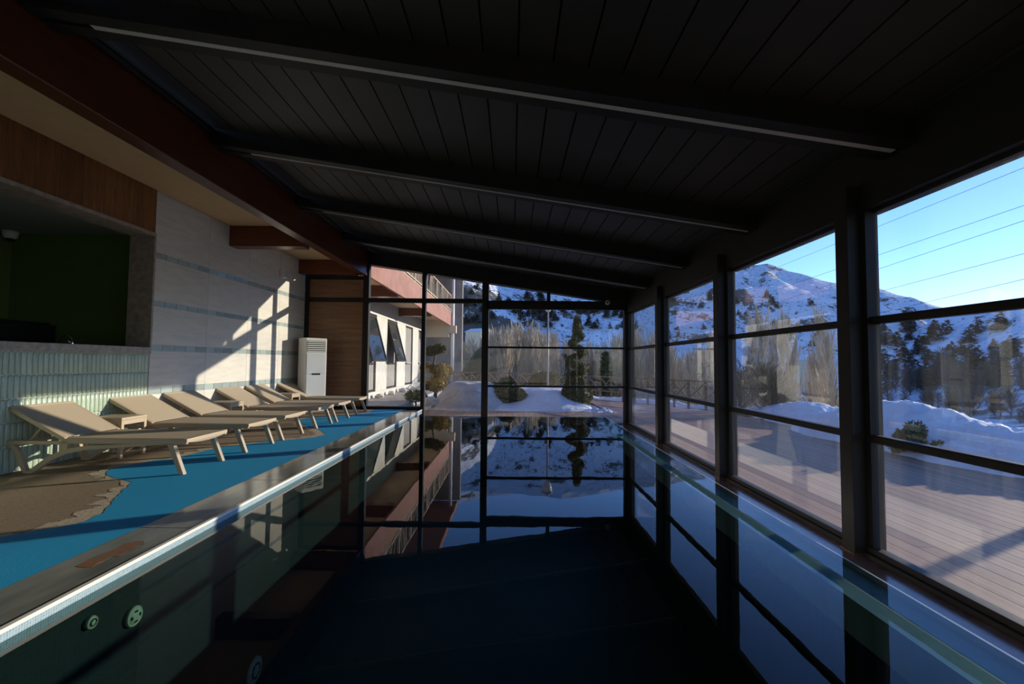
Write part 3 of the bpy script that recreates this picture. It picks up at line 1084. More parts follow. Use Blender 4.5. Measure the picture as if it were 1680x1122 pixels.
lab = ['tan sun lounger nearest the camera, column shadow across its back',
       'second tan sun lounger from the camera, at the end of the bar front',
       'third tan sun lounger from the camera, by the start of the tiled wall',
       'fourth tan sun lounger from the camera, just beyond the middle side table',
       'fifth tan sun lounger from the camera, its back striped by shadow',
       'sixth and farthest tan sun lounger, beside the floor-standing air conditioner']
proto = make_lounger()
for i, (x, y) in enumerate([(-2.962, 4.19), (-2.985, 5.205), (-2.98, 6.03), (-2.99, 7.09), (-2.98, 7.885), (-3.0, 8.96)]):
    o = proto if i == 0 else copy_tree(proto)
    o.location = (1.04 * x, 1.04 * y, ZF + 0.004)
    o.scale = (1.04, 1.04, 1.04)  # loungers and side tables enlarged about the camera, like the floor outlines
    o.rotation_euler = (0, 0, R([0.6, -0.4, 0.3, -0.5, 0.4, 0.2][i]))
    tag(o, lab[i], 'sun lounger', 'tan sun loungers in a row')


def make_table():
    e = empty('side_table')
    a = 0.19
    MB().box(-a, a, -a * 0.88, a * 0.88, 0.40, 0.43).build('table_top', 'tan', e, bevel=0.006)
    for sx in (-1, 1):
        for sy in (-1, 1):
            MB().box(sx * (a - 0.018) - 0.018, sx * (a - 0.018) + 0.018, sy * (a * 0.88 - 0.018) - 0.018, sy * (a * 0.88 - 0.018) + 0.018, 0, 0.40).build('leg', 'tan', e, bevel=0.004)
    for sx in (-1, 1):
        MB().box(sx * (a - 0.012) - 0.010, sx * (a - 0.012) + 0.010, -a * 0.8, a * 0.8, 0.355, 0.40).build('apron', 'tan', e)
    for sy in (-1, 1):
        MB().box(-a * 0.9, a * 0.9, sy * (a * 0.88 - 0.012) - 0.010, sy * (a * 0.88 - 0.012) + 0.010, 0.355, 0.40).build('apron', 'tan', e)
    return e


tproto = make_table()
for i, (y, l) in enumerate([(5.0, 'tan side table between the two loungers nearest the camera'), (6.86, 'tan side table between the third and fourth loungers'),
                            (8.72, 'tan side table between the two farthest loungers')]):
    o = tproto if i == 0 else copy_tree(tproto)
    o.location = (-4.47, 1.04 * y, ZF)
    o.scale = (1.04, 1.04, 1.04)
    tag(o, l, 'side table', 'tan side tables between the loungers')

# ------------------------------------------------------------------ floor-standing air conditioner
ac = empty('air_conditioner', (-4.36, 9.96, ZF), R(50), label='tall white floor-standing air conditioner in the corner by the wood panel', cat='air conditioner')
w2, d2 = 0.235, 0.17
MB().box(-w2, w2, -d2, d2, 0.0, 1.585).build('cabinet', 'white_plastic', ac, bevel=0.012)
MB().box(-w2 + 0.02, w2 - 0.02, -d2 - 0.012, -d2 + 0.001, 0.10, 0.80).build('lower_panel', 'acgrey', ac, bevel=0.005)
MB().box(-w2 + 0.02, w2 - 0.02, -d2 - 0.012, -d2 + 0.001, 0.81, 1.25).build('upper_panel', 'acgrey', ac, bevel=0.005)
o = MB().box(-0.09, 0.09, -d2 - 0.016, -d2 - 0.011, 0.785, 0.825).build('control_strip', 'black', ac)
vf = MB().box(-w2 + 0.03, w2 - 0.03, -d2 - 0.004, -d2 + 0.004, 1.275, 1.525).build('vent_opening', 'black', ac)
for k in range(6):
    MB().hexa([(-w2 + 0.03, -d2 - 0.016, 1.282 + 0.042 * k), (w2 - 0.03, -d2 - 0.016, 1.282 + 0.042 * k), (w2 - 0.03, -d2, 1.294 + 0.042 * k), (-w2 + 0.03, -d2, 1.294 + 0.042 * k),
               (-w2 + 0.03, -d2 - 0.016, 1.296 + 0.042 * k), (w2 - 0.03, -d2 - 0.016, 1.296 + 0.042 * k), (w2 - 0.03, -d2, 1.308 + 0.042 * k), (-w2 + 0.03, -d2, 1.308 + 0.042 * k)]).build('louvre', 'white_plastic', vf)
MB().box(-w2 + 0.01, w2 - 0.01, -d2 + 0.01, d2 - 0.01, -0.0, 0.02).build('plinth', 'black', ac)

# ------------------------------------------------------------------ terrain
RIDGE = [(-900, 330), (300, 320), (600, 335), (743, 363), (787, 377), (850, 383), (920, 378), (1000, 392), (1100, 405), (1200, 418), (1240, 428), (1262, 424), (1300, 436),
         (1383, 458), (1440, 466), (1490, 478), (1560, 501), (1590, 507), (1620, 499), (1680, 480), (1900, 470), (2400, 500), (4000, 500)]
TH = [math.atan((p[0] - 840) / 746.7) for p in RIDGE]
EL = [(594.6 - p[1]) / 746.7 for p in RIDGE]


def smooth(t):
    t = max(0.0, min(1.0, t))
    return t * t * (3 - 2 * t)


def terrain(x, y):
    r = math.hypot(x, y)
    th = math.atan2(x, y)
    el = float(np.interp(th, TH, EL)) * math.cos(th)
    # near terrace, then a drop into the valley, then the mountain face
    edge = 19.0 if x < 4.5 else 19.0 - 9.5 * smooth((x - 4.5) / 5)
    zv = -9.0 + 4.5 * smooth((th - 0.55) / 0.5)
    z = ZO - 0.06 + (zv - ZO) * smooth((r - edge) / 38.0)
    rb = 205.0 - 110 * smooth((th - 0.5) / 0.45)
    rr = 430.0 - 130 * smooth((th - 0.5) / 0.45)
    zr = 1.05 + rr * el
    t = (r - rb) / (rr - rb)
    if t > 0:
        tt = min(1.0, t)
        prof = 0.78 * tt + 0.22 * smooth(tt)
        z = z + (zr - zv) * prof
        if t > 1:
            z = zr - (t - 1) * 60
        nz = mnoise.fractal((x * 0.013, y * 0.013, 1.7), 0.9, 2.1, 6)
        nz += 0.35 * mnoise.fractal((x * 0.06, y * 0.06, 7.7), 0.9, 2.1, 4)
        z += nz * 9.0 * smooth(t * 2.5) * (1 - 0.75 * smooth((t - 0.75) / 0.25) * (1 if t <= 1.05 else 0))
    elif r > 30:
        z += 0.8 * mnoise.fractal((x * 0.05, y * 0.05, 4.0), 0.9, 2.1, 4) * smooth((r - 30) / 40)
    # spur on the left whose right flank catches the sun
    if y > 150 and x < 120:
        crest = float(np.interp(y, [190, 235, 290, 400, 520], [-20, 75, 99, 117, 140]))
        sp = crest - 0.7 * max(0.0, x + 75) + 3.0 * mnoise.fractal((x * 0.035, y * 0.035, 3.0), 0.9, 2.1, 5)
        z = max(z, sp)
    return z


def terrain_mesh():
    nth, radii = 460, []
    r = 11.0
    while r < 560:
        radii.append(r)
        r *= 1.035 if r < 190 else 1.0095
    th0, th1 = R(-50), R(74)
    vv = []
    for r in radii:
        for j in range(nth):
            th = th0 + (th1 - th0) * j / (nth - 1)
            x, y = r * math.sin(th), r * math.cos(th)
            vv.append((x, y, terrain(x, y)))
    near, farf = [], []
    for i in range(len(radii) - 1):
        for j in range(nth - 1):
            a = i * nth + j
            f = (a, a + 1, a + nth + 1, a + nth)
            (near if radii[i] < 120 else farf).append(f)
    return vv, near, farf


tv, near_f, far_f = terrain_mesh()


def sub_mesh(name, faces, mat, label, cat):
    used = sorted({i for f in faces for i in f})
    mp = {u: k for k, u in enumerate(used)}
    me = bpy.data.meshes.new(name)
    me.from_pydata([tv[u] for u in used], [], [tuple(mp[i] for i in f) for f in faces])
    me.polygons.foreach_set('use_smooth', [True] * len(me.polygons))
    me.update()
    me.materials.append(M[mat])
    o = bpy.data.objects.new(name, me)
    C.objects.link(o)
    return tag(o, label, cat, kind='structure')


sub_mesh('valley_ground', near_f, 'ground', 'patchy snow and dry grass ground of the valley outside', 'ground')
sub_mesh('mountain', far_f, 'mountain', 'snow covered mountain face beyond the valley', 'mountain')

# ------------------------------------------------------------------ outdoor deck
dk = empty('outdoor_deck', (4.5, 6, ZO), label='brown composite board deck outside the glass walls', cat='deck', kind='structure')
o = under(dk, MB().box(2.81, 6.6, YB, 19, -0.45, ZO - 0.026), 'deck_base', 'groove')
o = under(dk, MB().box(-3.2, 2.81, 10.66, 13.2, -0.45, ZO - 0.026), 'deck_base', 'groove')
pb = meshof(MB().box(0.003, 0.143, 0, 1, -0.025, 0), 'plank', 'deckwood')
for i in range(25):
    x = 2.81 + 0.146 * i
    L = 18.6 - YB if i < 12 else max(8.0, 18.0 - (i - 12) * 0.55) - YB
    # two lengths per row, butted at a staggered joint
    j = YB + 5.0 + (i * 1.37) % 4.0
    piece('plank', pb, dk, (x - 4.5, YB - 6, 0), scale=(1, j - YB - 0.004, 1))
    piece('plank', pb, dk, (x - 4.5, j - 6, 0), scale=(1, YB + L - j, 1))
for i in range(41):
    x = 2.81 - 0.146 * (i + 1)
    piece('plank', pb, dk, (x - 4.5, 10.66 - 6, 0), scale=(1, 2.5, 1))
pv = MB().box(-4.79, -3.2, 10.66, 26, -0.6, -0.20).build('side_path', 'paving')
tag(pv, 'grey paved path along the building outside', 'path', kind='structure')


# ------------------------------------------------------------------ snow banks and mounds
def heap(name, x0, x1, y0, y1, fn, mat, label, cat='snow bank', n=70, group=None):
    mb = MB()
    nx = n
    ny = max(12, int(n * (y1 - y0) / (x1 - x0)))
    ny = min(ny, 240)
    for j in range(ny + 1):
        for i in range(nx + 1):
            x, y = x0 + (x1 - x0) * i / nx, y0 + (y1 - y0) * j / ny
            mb.v.append((x, y, fn(x, y)))
    for j in range(ny):
        for i in range(nx):
            a = j * (nx + 1) + i
            mb.f.append((a, a + 1, a + nx + 2, a + nx + 1))
    o = mb.build(name, mat, None, True)
    recentre(o)
    return tag(o, label, cat, group)


def fr(x, y, s, k=5, sd=0.0):
    return mnoise.fractal((x * s, y * s, sd), 0.9, 2.1, k)


def bankR(x, y):
    c = 7.45 + 0.4 * math.sin(y * 0.55) + 0.25 * fr(0, y, 0.7, 3)
    top = float(np.interp(y, [2, 5, 6.4, 7.5, 8.2, 8.9, 10, 11.5, 13, 14.8], [0.25, 0.15, 0.12, 0.2, 0.36, 0.34, 0.02, 0.06, -0.05, -0.12]))
    d = (c - x) / 1.75 if x < c else (x - c) / 2.6
    p = 1 - smooth(abs(d))
    edge = smooth((y - 1.0) / 1.5) * smooth((15.4 - y) / 2.0)
    return -0.62 + (top + 0.62) * (p ** 0.8) * edge + (0.12 * fr(x, y, 1.3, 6, 2) + 0.05 * fr(x, y, 5.0, 4, 6)) * p


heap('snow_bank', 5.2, 10.2, 0.5, 15.6, bankR, 'snow', 'long bright snow bank along the deck outside the right windows', n=110)


def moundL(x, y):
    d = math.hypot((x + 1.25) / 1.35, (y - 14.1) / 1.35)
    return -0.5 + 0.93 * smooth((1.12 - d) / 0.72) + 0.05 * fr(x, y, 2.2, 6, 5)


heap('snow_mound', -2.75, 0.25, 12.6, 15.6, moundL, 'dirty', 'dirty grey flat-topped snow mound outside the narrow end window', n=60)


def moundM(x, y):
    a = smooth((y - 12.45) / 1.9) * smooth((17.5 - y) / 2.0)
    b = smooth((x + 0.9) / 0.6) * smooth((2.75 - x) / 0.9)
    dip = 0.30 * math.exp(-(((x + 0.10) / 0.62) ** 2 + ((y - 13.9) / 0.8) ** 2)) + 0.22 * math.exp(-(((x - 2.0) / 0.5) ** 2 + ((y - 13.9) / 0.7) ** 2))
    return -0.46 + 0.70 * a * b - dip * a * b + 0.035 * fr(x, y, 1.8, 6, 9)


heap('snow_mound', -0.9, 2.9, 12.3, 17.6, moundM, 'snow', 'smooth white snow mound in front of the wide end window', n=70)


def crumbs(x, y):
    d = math.hypot((x - 2.55) / 0.75, (y - 13.1) / 0.55)
    return -0.40 + 0.14 * smooth(1.1 - d) * (0.6 + 1.3 * abs(fr(x, y, 4, 4, 3)))


heap('snow_patch', 1.75, 3.35, 12.5, 13.7, crumbs, 'snow', 'crumbly snow patch on the deck beside the spiral topiary', n=40)


def fsn(x, y):
    d = abs((y - (18.0 - (x - 3.2) * 1.15)) / 0.7)
    return -0.42 + 0.26 * smooth(1.1 - d) * (0.7 + 0.6 * fr(x, y, 1.5, 4, 1))


heap('snow_strip', 2.6, 6.2, 13.4, 19.2, fsn, 'snow', 'low strip of snow at the foot of the wooden fence', n=50)


def bankE(x, y):
    u = (x + 1.85) / (3.4 if x < -1.85 else 1.1)
    d = math.hypot(u, (y - 28.6) / 2.6)
    return -3.6 + 5.6 * max(0.0, 1.0 - d ** 1.35) + 0.16 * fr(x, y, 1.0, 6, 8)


heap('earth_bank', -5.4, -0.7, 26.4, 31.4, bankE, 'earth', 'brown dry grass bank behind the dirty snow mound', 'bank', n=56)
rk = []


def rock(x, y, z, s, label, seed, mat):
    mb = MB()
    n = 10
    for i in range(7):
        a = math.pi * i / 6
        for j in range(n):
            b = 2 * math.pi * j / n
            q = Vector((math.sin(a) * math.cos(b), math.sin(a) * math.sin(b), math.cos(a)))
            k = 1 + 0.35 * mnoise.noise(q * 1.7 + Vector((seed, 0, 0)))
            mb.v.append((q.x * k * s, q.y * k * s * 0.8, q.z * k * s * 0.6))
    for i in range(6):
        for j in range(n):
            mb.f.append((i * n + j, (i + 1) * n + j, (i + 1) * n + (j + 1) % n, i * n + (j + 1) % n))
    o = mb.build('boulder', mat, None, False)
    o.location = (x, y, z)
    return tag(o, label, 'boulder')


rock(-2.42, 13.55, -0.12, 0.24, 'pale boulder at the left foot of the dirty snow mound', 3, 'marble')
for k, (x, y, s) in enumerate([(-4.55, 14.2, 0.13), (-4.5, 15.6, 0.16), (-4.52, 17.2, 0.14), (-4.5, 18.9, 0.17), (-4.45, 20.7, 0.15)]):
    o = rock(x, y, -0.14, s, 'small white stone lying along the foot of the building wall', k * 2.3, 'marble')
    o.name = 'edging_stone'
    o['category'] = 'stone'
    o['group'] = 'white stones along the building wall'

# ------------------------------------------------------------------ the building beside the deck
bd_ = empty('hotel_building', (-6, 18, 0), label='building with pale marble wall, tall windows and terracotta balcony fascia', cat='building')
wall = under(bd_, MB().box(-6.5, -4.86, 10.6, 25.0, -0.5, 3.36), 'wall_core', 'greypanel')
wins = [(11.3, 12.6), (14.35, 16.1), (17.5, 19.0), (20.5, 22.0), (23.3, 24.4)]
ztop, zbot = 2.68, 0.0
edges = [10.6] + [v for w_ in wins for v in w_] + [25.0]
mp = MB
for a, b in zip(edges[0::2], edges[1::2]):
    under(bd_, MB().box(-4.87, -4.80, a + 0.004, b - 0.004, -0.4, ztop), 'marble_panel', 'marble')
y = 10.6
while y < 24.9:
    b = min(25.0, y + 1.2)
    under(bd_, MB().box(-4.87, -4.81, y + 0.004, b - 0.004, ztop + 0.07, 3.32), 'grey_panel', 'greypanel')
    y = b
under(bd_, MB().box(-4.87, -4.78, 10.6, 25.0, ztop, ztop + 0.07), 'white_band', 'edge')
under(bd_, MB().box(-4.95, -4.74, 10.6, 25.0, -0.5, 0.0), 'plinth', 'marble')
for k, (a, b) in enumerate(wins):
    f = MB()
    f.box(-4.90, -4.84, a, a + 0.07, 0, ztop).box(-4.90, -4.84, b - 0.07, b, 0, ztop).box(-4.90, -4.84, a, b, ztop - 0.07, ztop)
    f.box(-4.90, -4.84, a, b, 0.0, 0.07).box(-4.90, -4.84, a, b, 0.93, 1.0)
    wf = under(bd_, f, 'window', 'charcoal')
    g = under(wf, MB().box(-4.885, -4.875, a + 0.07, b - 0.07, 0.07, 0.93), 'pane', 'glass_dark')
    if k in (1, 2):
        g = under(wf, MB().box(-4.93, -4.92, a + 0.07, b - 0.07, 1.0, ztop - 0.07), 'pane', 'glass_dark')
        hz, tilt = ztop - 0.08, R(15)
        L = hz - 1.02
        ex, ez = -4.82 + math.sin(tilt) * L, hz - math.cos(tilt) * L
        sa = MB()
        for yy in (a + 0.09, b - 0.09):
            sa.bar((-4.82, yy, hz), (ex, yy, ez), 0.07, 0.06)
        sa.bar((-4.82, a + 0.06, hz), (-4.82, b - 0.06, hz), 0.06, 0.06)
        sa.bar((ex, a + 0.06, ez), (ex, b - 0.06, ez), 0.06, 0.06)
        o = under(wf, sa, 'tilted_sash', 'charcoal')
        pg = MB().hexa([(-4.825, a + 0.1, hz), (-4.815, a + 0.1, hz), (-4.815, b - 0.1, hz), (-4.825, b - 0.1, hz),
                        (ex - 0.005, a + 0.1, ez), (ex + 0.005, a + 0.1, ez), (ex + 0.005, b - 0.1, ez), (ex - 0.005, b - 0.1, ez)])
        under(wf, pg, 'pane', 'glass_dark')
    else:
        g = under(wf, MB().box(-4.885, -4.875, a + 0.07, b - 0.07, 1.0, ztop - 0.07), 'pane', 'glass_dark')
    under(wf, MB().box(-4.83, -4.78, a + 0.3, b - 0.3, 0.965, 0.99), 'handle_bar', 'edge')
under(bd_, MB().box(-4.86, -3.42, 10.62, 25.0, 3.32, 3.40), 'soffit', 'soffit')
under(bd_, MB().box(-3.42, -3.35, 10.68, 25.0, 3.035, 3.77), 'fascia', 'fascia')
under(bd_, MB().box(-3.47, -3.34, 10.68, 25.02, 3.77, 3.80), 'fascia_cap', 'railing')
for yy in (13.5, 19.2):
    under(bd_, MB().box(-4.80, -3.42, yy, yy + 0.26, 2.98, 3.32), 'cross_beam', 'redwood_x')
under(bd_, MB().box(-4.80, -3.44, 24.75, 25.0, 2.40, 3.34), 'end_beam', 'cream')
under(bd_, MB().box(-3.44, -3.05, 24.70, 25.02, 2.62, 3.035), 'end_block', 'cream')
under(bd_, MB().box(-6.5, -2.85, 25.9, 26.3, -0.5, 6.5), 'end_wall', 'greypanel')
under(bd_, MB().box(-6.5, -4.80, 10.62, 26.0, 3.40, 7.5), 'upper_wall', 'brownwall')
under(bd_, MB().box(-6.5, -3.0, 10.62, 26.0, 6.6, 6.9), 'upper_balcony', 'fascia')
under(bd_, MB().tube([(-3.27, 25.0, -0.3), (-3.27, 25.0, 7.0)], 0.09, 12), 'downpipe', 'edge', smooth=True)
bl = empty('balcony_railing', (-3.37, 18, 3.80), label='beige balcony railing of criss-cross slats above the terracotta fascia', cat='railing')
under(bl, MB().box(-3.40, -3.34, 10.9, 24.75, 4.66, 4.70), 'top_rail', 'railing')
under(bl, MB().box(-3.40, -3.34, 10.9, 24.75, 3.86, 3.90), 'bottom_rail', 'railing')
rng = random.Random(3)
yy = 10.95
posts = []
while yy < 24.8:
    under(bl, MB().box(-3.405, -3.335, yy - 0.035, yy + 0.035, 3.80, 4.72), 'post', 'railing')
    posts.append(yy)
    yy += 1.53
for a, b in zip(posts[:-1], posts[1:]):
    n = 7
    for i in range(n):
        y0 = a + 0.06 + (b - a - 0.12) * (i + 0.5 + rng.uniform(-0.3, 0.3)) / n
        y1 = min(b - 0.05, max(a + 0.05, y0 + rng.uniform(-0.38, 0.38)))
        under(bl, MB().bar((-3.37, y0, 3.89), (-3.37, y1, 4.67), 0.022, 0.03, up=(1, 0, 0)), 'slat', 'railing')

# ------------------------------------------------------------------ wooden fence with crossed braces
FP = [(-5.4, 24.6), (-3.0, 23.5), (-0.6, 22.0), (1.4, 20.4), (2.7, 19.0), (3.47, 17.85), (4.05, 16.6), (4.60, 15.45), (5.46, 14.1), (6.55, 12.9)]
fl_ = ['far left part behind the earth bank', 'behind the low shrub', 'behind the tall lamp post', 'left of the spiral topiary', 'behind the spiral topiary', 'beside the spiral topiary',
       'seen left of the corner column', 'seen in the corner window', 'seen in the third right window']
for (a, b), lb in zip(zip(FP[:-1], FP[1:]), fl_):
    a, b = Vector((*a, 0)), Vector((*b, 0))
    L = (b - a).length
    n = max(2, round(L / 0.62))
    e = empty('wooden_fence', (a.x, a.y, ZO), label='brown crossed-brace wooden fence section, ' + lb, cat='fence', group='wooden fence sections')
    z0, z1 = ZO - 0.05, 0.55
    P = [a.lerp(b, i / n) for i in range(n + 1)]
    for i, p in enumerate(P[:-1]):
        under(e, MB().box(p.x - 0.03, p.x + 0.03, p.y - 0.03, p.y + 0.03, z0, z1 + 0.02), 'post', 'fencewood')
    Z = lambda q: Vector((0, 0, q))
    under(e, MB().bar(a + Z(z1 - 0.02), b + Z(z1 - 0.02), 0.06, 0.045), 'top_rail', 'fencewood')
    under(e, MB().bar(a + Z(-0.02), b + Z(-0.02), 0.035, 0.035), 'bottom_rail', 'fencewood')
    for p, q in zip(P[:-1], P[1:]):
        under(e, MB().bar(p + Z(-0.02), q + Z(z1 - 0.05), 0.028, 0.028), 'brace', 'fencewood')
        under(e, MB().bar(p + Z(z1 - 0.05), q + Z(-0.02), 0.028, 0.028), 'brace', 'fencewood')


# ------------------------------------------------------------------ lamp posts
def lamp(x, y, label, top, rad=0.035, base=ZO):
    e = empty('lamp_post', (x, y, base), label=label, cat='lamp post')
    under(e, MB().lathe([(rad * 2.2, -0.2), (rad * 2.2, 0.12), (rad * 1.2, 0.2)], 14, (x, y, base)), 'base', 'steelpost', smooth=True)
    under(e, MB().tube([(x, y, base), (x, y, top)], [rad, rad * 0.8], 10), 'pole', 'steelpost', smooth=True)
    under(e, MB().lathe([(0.06, 0), (0.13, 0.10), (0.17, 0.30), (0.15, 0.32)], 14, (x, y, top)), 'lantern', 'white_plastic', smooth=True)
    under(e, MB().lathe([(0.20, 0.32), (0.17, 0.36), (0.05, 0.44), (0.01, 0.50)], 14, (x, y, top)), 'cap', 'steelpost', smooth=True)


lamp(1.245, 15.75, 'slim grey lamp post standing behind the snow mound', 2.82)
lamp(9.3, 6.32, 'grey lamp post beyond the snow bank casting a shadow on the deck', 3.2, 0.075)


# ------------------------------------------------------------------ plants
def leaf_shell(mb, c, r, n, size, rng, squash=1.0, lumpy=0.15, seed=0.0):
    c = Vector(c)
    for _ in range(n):
        u, v = rng.uniform(-1, 1), rng.uniform(0, 2 * math.pi)
        q = math.sqrt(1 - u * u)
        d = Vector((q * math.cos(v), q * math.sin(v), u))
        k = r * (1 + lumpy * mnoise.noise(d * 2.5 + Vector((seed, seed, 0)))) * rng.uniform(0.86, 1.05)
        p = c + Vector((d.x * k, d.y * k, d.z * k * squash))
        t = (d + Vector((rng.uniform(-1, 1), rng.uniform(-1, 1), rng.uniform(-0.5, 1)))).normalized()
        s = t.cross(Vector((rng.uniform(-1, 1), rng.uniform(-1, 1), rng.uniform(-1, 1)))).normalized()
        L = size * rng.uniform(0.7, 1.3)
        a = p - s * L * 0.35
        b = p + s * L * 0.35
        mb.f.append((len(mb.v), len(mb.v) + 1, len(mb.v) + 2))
        mb.v += [tuple(a), tuple(b), tuple(p + t * L)]


def blob(mb, c, r, squash=1.0, n=12, m=8):
    base = len(mb.v)
    for i in range(m + 1):
        a = math.pi * i / m
        for j in range(n):
            b = 2 * math.pi * j / n
            mb.v.append((c[0] + r * math.sin(a) * math.cos(b), c[1] + r * math.sin(a) * math.sin(b), c[2] + r * squash * math.cos(a)))
    for i in range(m):
        for j in range(n):
            mb.f.append((base + i * n + j, base + (i + 1) * n + j, base + (i + 1) * n + (j + 1) % n, base + i * n + (j + 1) % n))


rng = random.Random(11)
# spiral topiary
tx, ty = 2.02, 14.1
e = empty('spiral_topiary', (tx, ty, ZO), label='tall spiral-clipped evergreen topiary on the snow', cat='topiary')
mb, core = MB(), MB()
blob(core, (tx, ty, 0.08), 0.40, 0.95)
leaf_shell(mb, (tx, ty, 0.08), 0.46, 5200, 0.050, rng, 0.98, 0.12, 1.0)
blob(core, (tx - 0.03, ty, 0.42), 0.24, 0.7)
leaf_shell(mb, (tx - 0.03, ty, 0.42), 0.30, 1700, 0.048, rng, 0.7, 0.12, 2.0)
n = 46
for i in range(n):
    t = i / (n - 1)
    z = 0.62 + 1.28 * t
    rr_ = 0.17 - 0.06 * t
    off = 0.255 - 0.135 * t
    a = R(150) - t * 2 * math.pi * 2.4
    c = (tx + off * math.cos(a), ty + off * math.sin(a), z)
    blob(core, c, rr_ * 0.82, 0.8, 8, 6)
    leaf_shell(mb, c, rr_, 200, 0.045, rng, 0.72, 0.1, t * 3)
for i in range(14):
    t = i / 13
    c = (tx + 0.0, ty, 1.86 + 0.58 * t)
    leaf_shell(mb, c, 0.155 - 0.055 * t, 120, 0.045, rng, 0.9)
    blob(core, c, 0.125 - 0.05 * t, 1.0, 8, 6)
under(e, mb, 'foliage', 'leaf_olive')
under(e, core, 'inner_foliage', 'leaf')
under(e, MB().tube([(tx, ty, ZO - 0.1), (tx, ty, 2.3)], [0.05, 0.02], 8), 'trunk', 'bark')


def shrub(x, y, z, r, sq, label, mat, n, name='round_shrub', parts=None, cat='shrub'):
    e = empty(name, (x, y, z), label=label, cat=cat)
    mb, core = MB(), MB()
    for dx, dy, dz, k in parts or [(0, 0, 0, 1)]:
        c = (x + dx, y + dy, z + dz)
        leaf_shell(mb, c, r * k, int(n * k * k), 0.055, rng, sq, 0.25, dx * 3 + 1)
        blob(core, c, r * k * 0.82, sq)
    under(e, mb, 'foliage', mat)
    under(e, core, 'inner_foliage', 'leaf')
    under(e, MB().tube([(x, y, z - r * sq - 0.15), (x, y, z)], 0.03, 6), 'stem', 'bark')
    return e


shrub(-0.12, 13.95, 0.06, 0.40, 0.85, 'low dark green shrub set in the hollow of the snow mound', 'leaf', 4200,
      parts=[(-0.10, 0, 0.02, 1.0), (0.28, 0.0, -0.05, 0.72), (-0.02, 0.1, 0.30, 0.62), (-0.30, 0, -0.02, 0.6)])
shrub(1.22, 16.6, 0.30, 0.42, 0.95, 'leafy olive green shrub behind the snow mound by the lamp post', 'leaf_olive', 3800,
      parts=[(-0.12, 0, 0.0, 1.0), (0.22, 0, 0.12, 0.75), (-0.35, 0, -0.1, 0.6)])
shrub(6.25, 7.05, -0.12, 0.13, 1.0, 'small green shrub poking out of the long snow bank', 'leaf_olive', 420, 'snowed_shrub',
      parts=[(0.05, 0.1, 0.16, 0.9), (-0.12, -0.1, 0.0, 0.8), (0.12, -0.22, -0.06, 0.7), (-0.2, 0.15, -0.08, 0.7), (0.0, 0.3, 0.05, 0.6)])
shrub(-3.05, 14.6, -0.05, 0.33, 0.5, 'straggly brown shrub by the building wall', 'leaf_olive', 900, 'dry_shrub')

# cloud-pruned conifer
nx_, ny_ = -2.50, 14.9
e = empty('cloud_pruned_tree', (nx_, ny_, -0.2), label='golden cloud-pruned conifer behind the narrow end window', cat='tree')
for k, (dx, dz, r_, mt) in enumerate([(-0.14, 1.42, 0.20, 'leaf_olive'), (0.12, 1.50, 0.19, 'leaf_olive'), (-0.26, 0.86, 0.21, 'leaf_gold'), (0.22, 0.78, 0.30, 'leaf_gold'), (0.05, 0.34, 0.33, 'leaf_gold'), (-0.28, 0.30, 0.18, 'leaf_olive')]):
    mb = MB()
    c = (nx_ + dx, ny_, dz - 0.02)
    leaf_shell(mb, c, r_, 1300, 0.05, rng, 0.72, 0.2, k)
    blob(mb, c, r_ * 0.8, 0.7)
    under(e, mb, 'foliage_pad', mt)
under(e, MB().tube([(nx_, ny_, -0.35), (nx_ + 0.05, ny_, 0.4), (nx_ - 0.06, ny_, 0.9), (nx_ + 0.02, ny_, 1.45)], [0.06, 0.05, 0.04, 0.025], 8), 'trunk', 'bark', smooth=True)


# bare poplars
def poplar(seed, h, spread, nb):
    r = random.Random(seed)
    mb = MB()
    mb.tube([(0, 0, -1), (0.03 * h * r.uniform(-1, 1), 0, h * 0.5), (0, 0, h)], [h * 0.012, h * 0.008, h * 0.001], 5, False)
    for i in range(nb):
        z0 = h * (0.06 + 0.80 * r.random())
        a = r.uniform(0, 2 * math.pi)
        L = h * (0.34 - 0.22 * z0 / h) * r.uniform(0.7, 1.2)
        o_ = L * spread * r.uniform(0.6, 1.3)
        p0 = Vector((0, 0, z0))
        p1 = p0 + Vector((math.cos(a) * o_ * 0.6, math.sin(a) * o_ * 0.6, L * 0.45))
        p2 = p0 + Vector((math.cos(a) * o_, math.sin(a) * o_, L))
        mb.tube([p0, p1, p2], [h * 0.0045, h * 0.0032, h * 0.0014], 3, False)
        for j in range(4):
            t = r.uniform(0.25, 0.95)
            b0 = p0.lerp(p2, t)
            aa = a + r.uniform(-1.4, 1.4)
            l2 = L * 0.4 * r.uniform(0.5, 1.1)
            mb.tube([b0, b0 + Vector((math.cos(aa) * l2 * 0.35, math.sin(aa) * l2 * 0.35, l2))], [h * 0.0026, h * 0.0012], 3, False)
    return mb


pops = [meshof(poplar(s, 10, sp, nb), 'poplar', 'twig') for s, sp, nb in ((1, 0.32, 120), (2, 0.38, 130), (3, 0.27, 110), (4, 0.45, 140))]
scr = [meshof(poplar(s, 4, sp, nb), 'scrub', 'scrub') for s, sp, nb in ((11, 0.8, 110), (12, 0.95, 120), (13, 0.7, 110))]


def plant_mesh(name, me, x, y, sc, label, cat, group, rz):
    o = bpy.data.objects.new(name, me)
    C.objects.link(o)
    o.location = (x, y, terrain(x, y))
    o.rotation_euler = (0, 0, rz)
    o.scale = sc if isinstance(sc, tuple) else (sc, sc, sc)
    return tag(o, label, cat, group)


rng = random.Random(5)


def at_px(px, Y):
    return (px - 840) / 746.7 * Y, Y


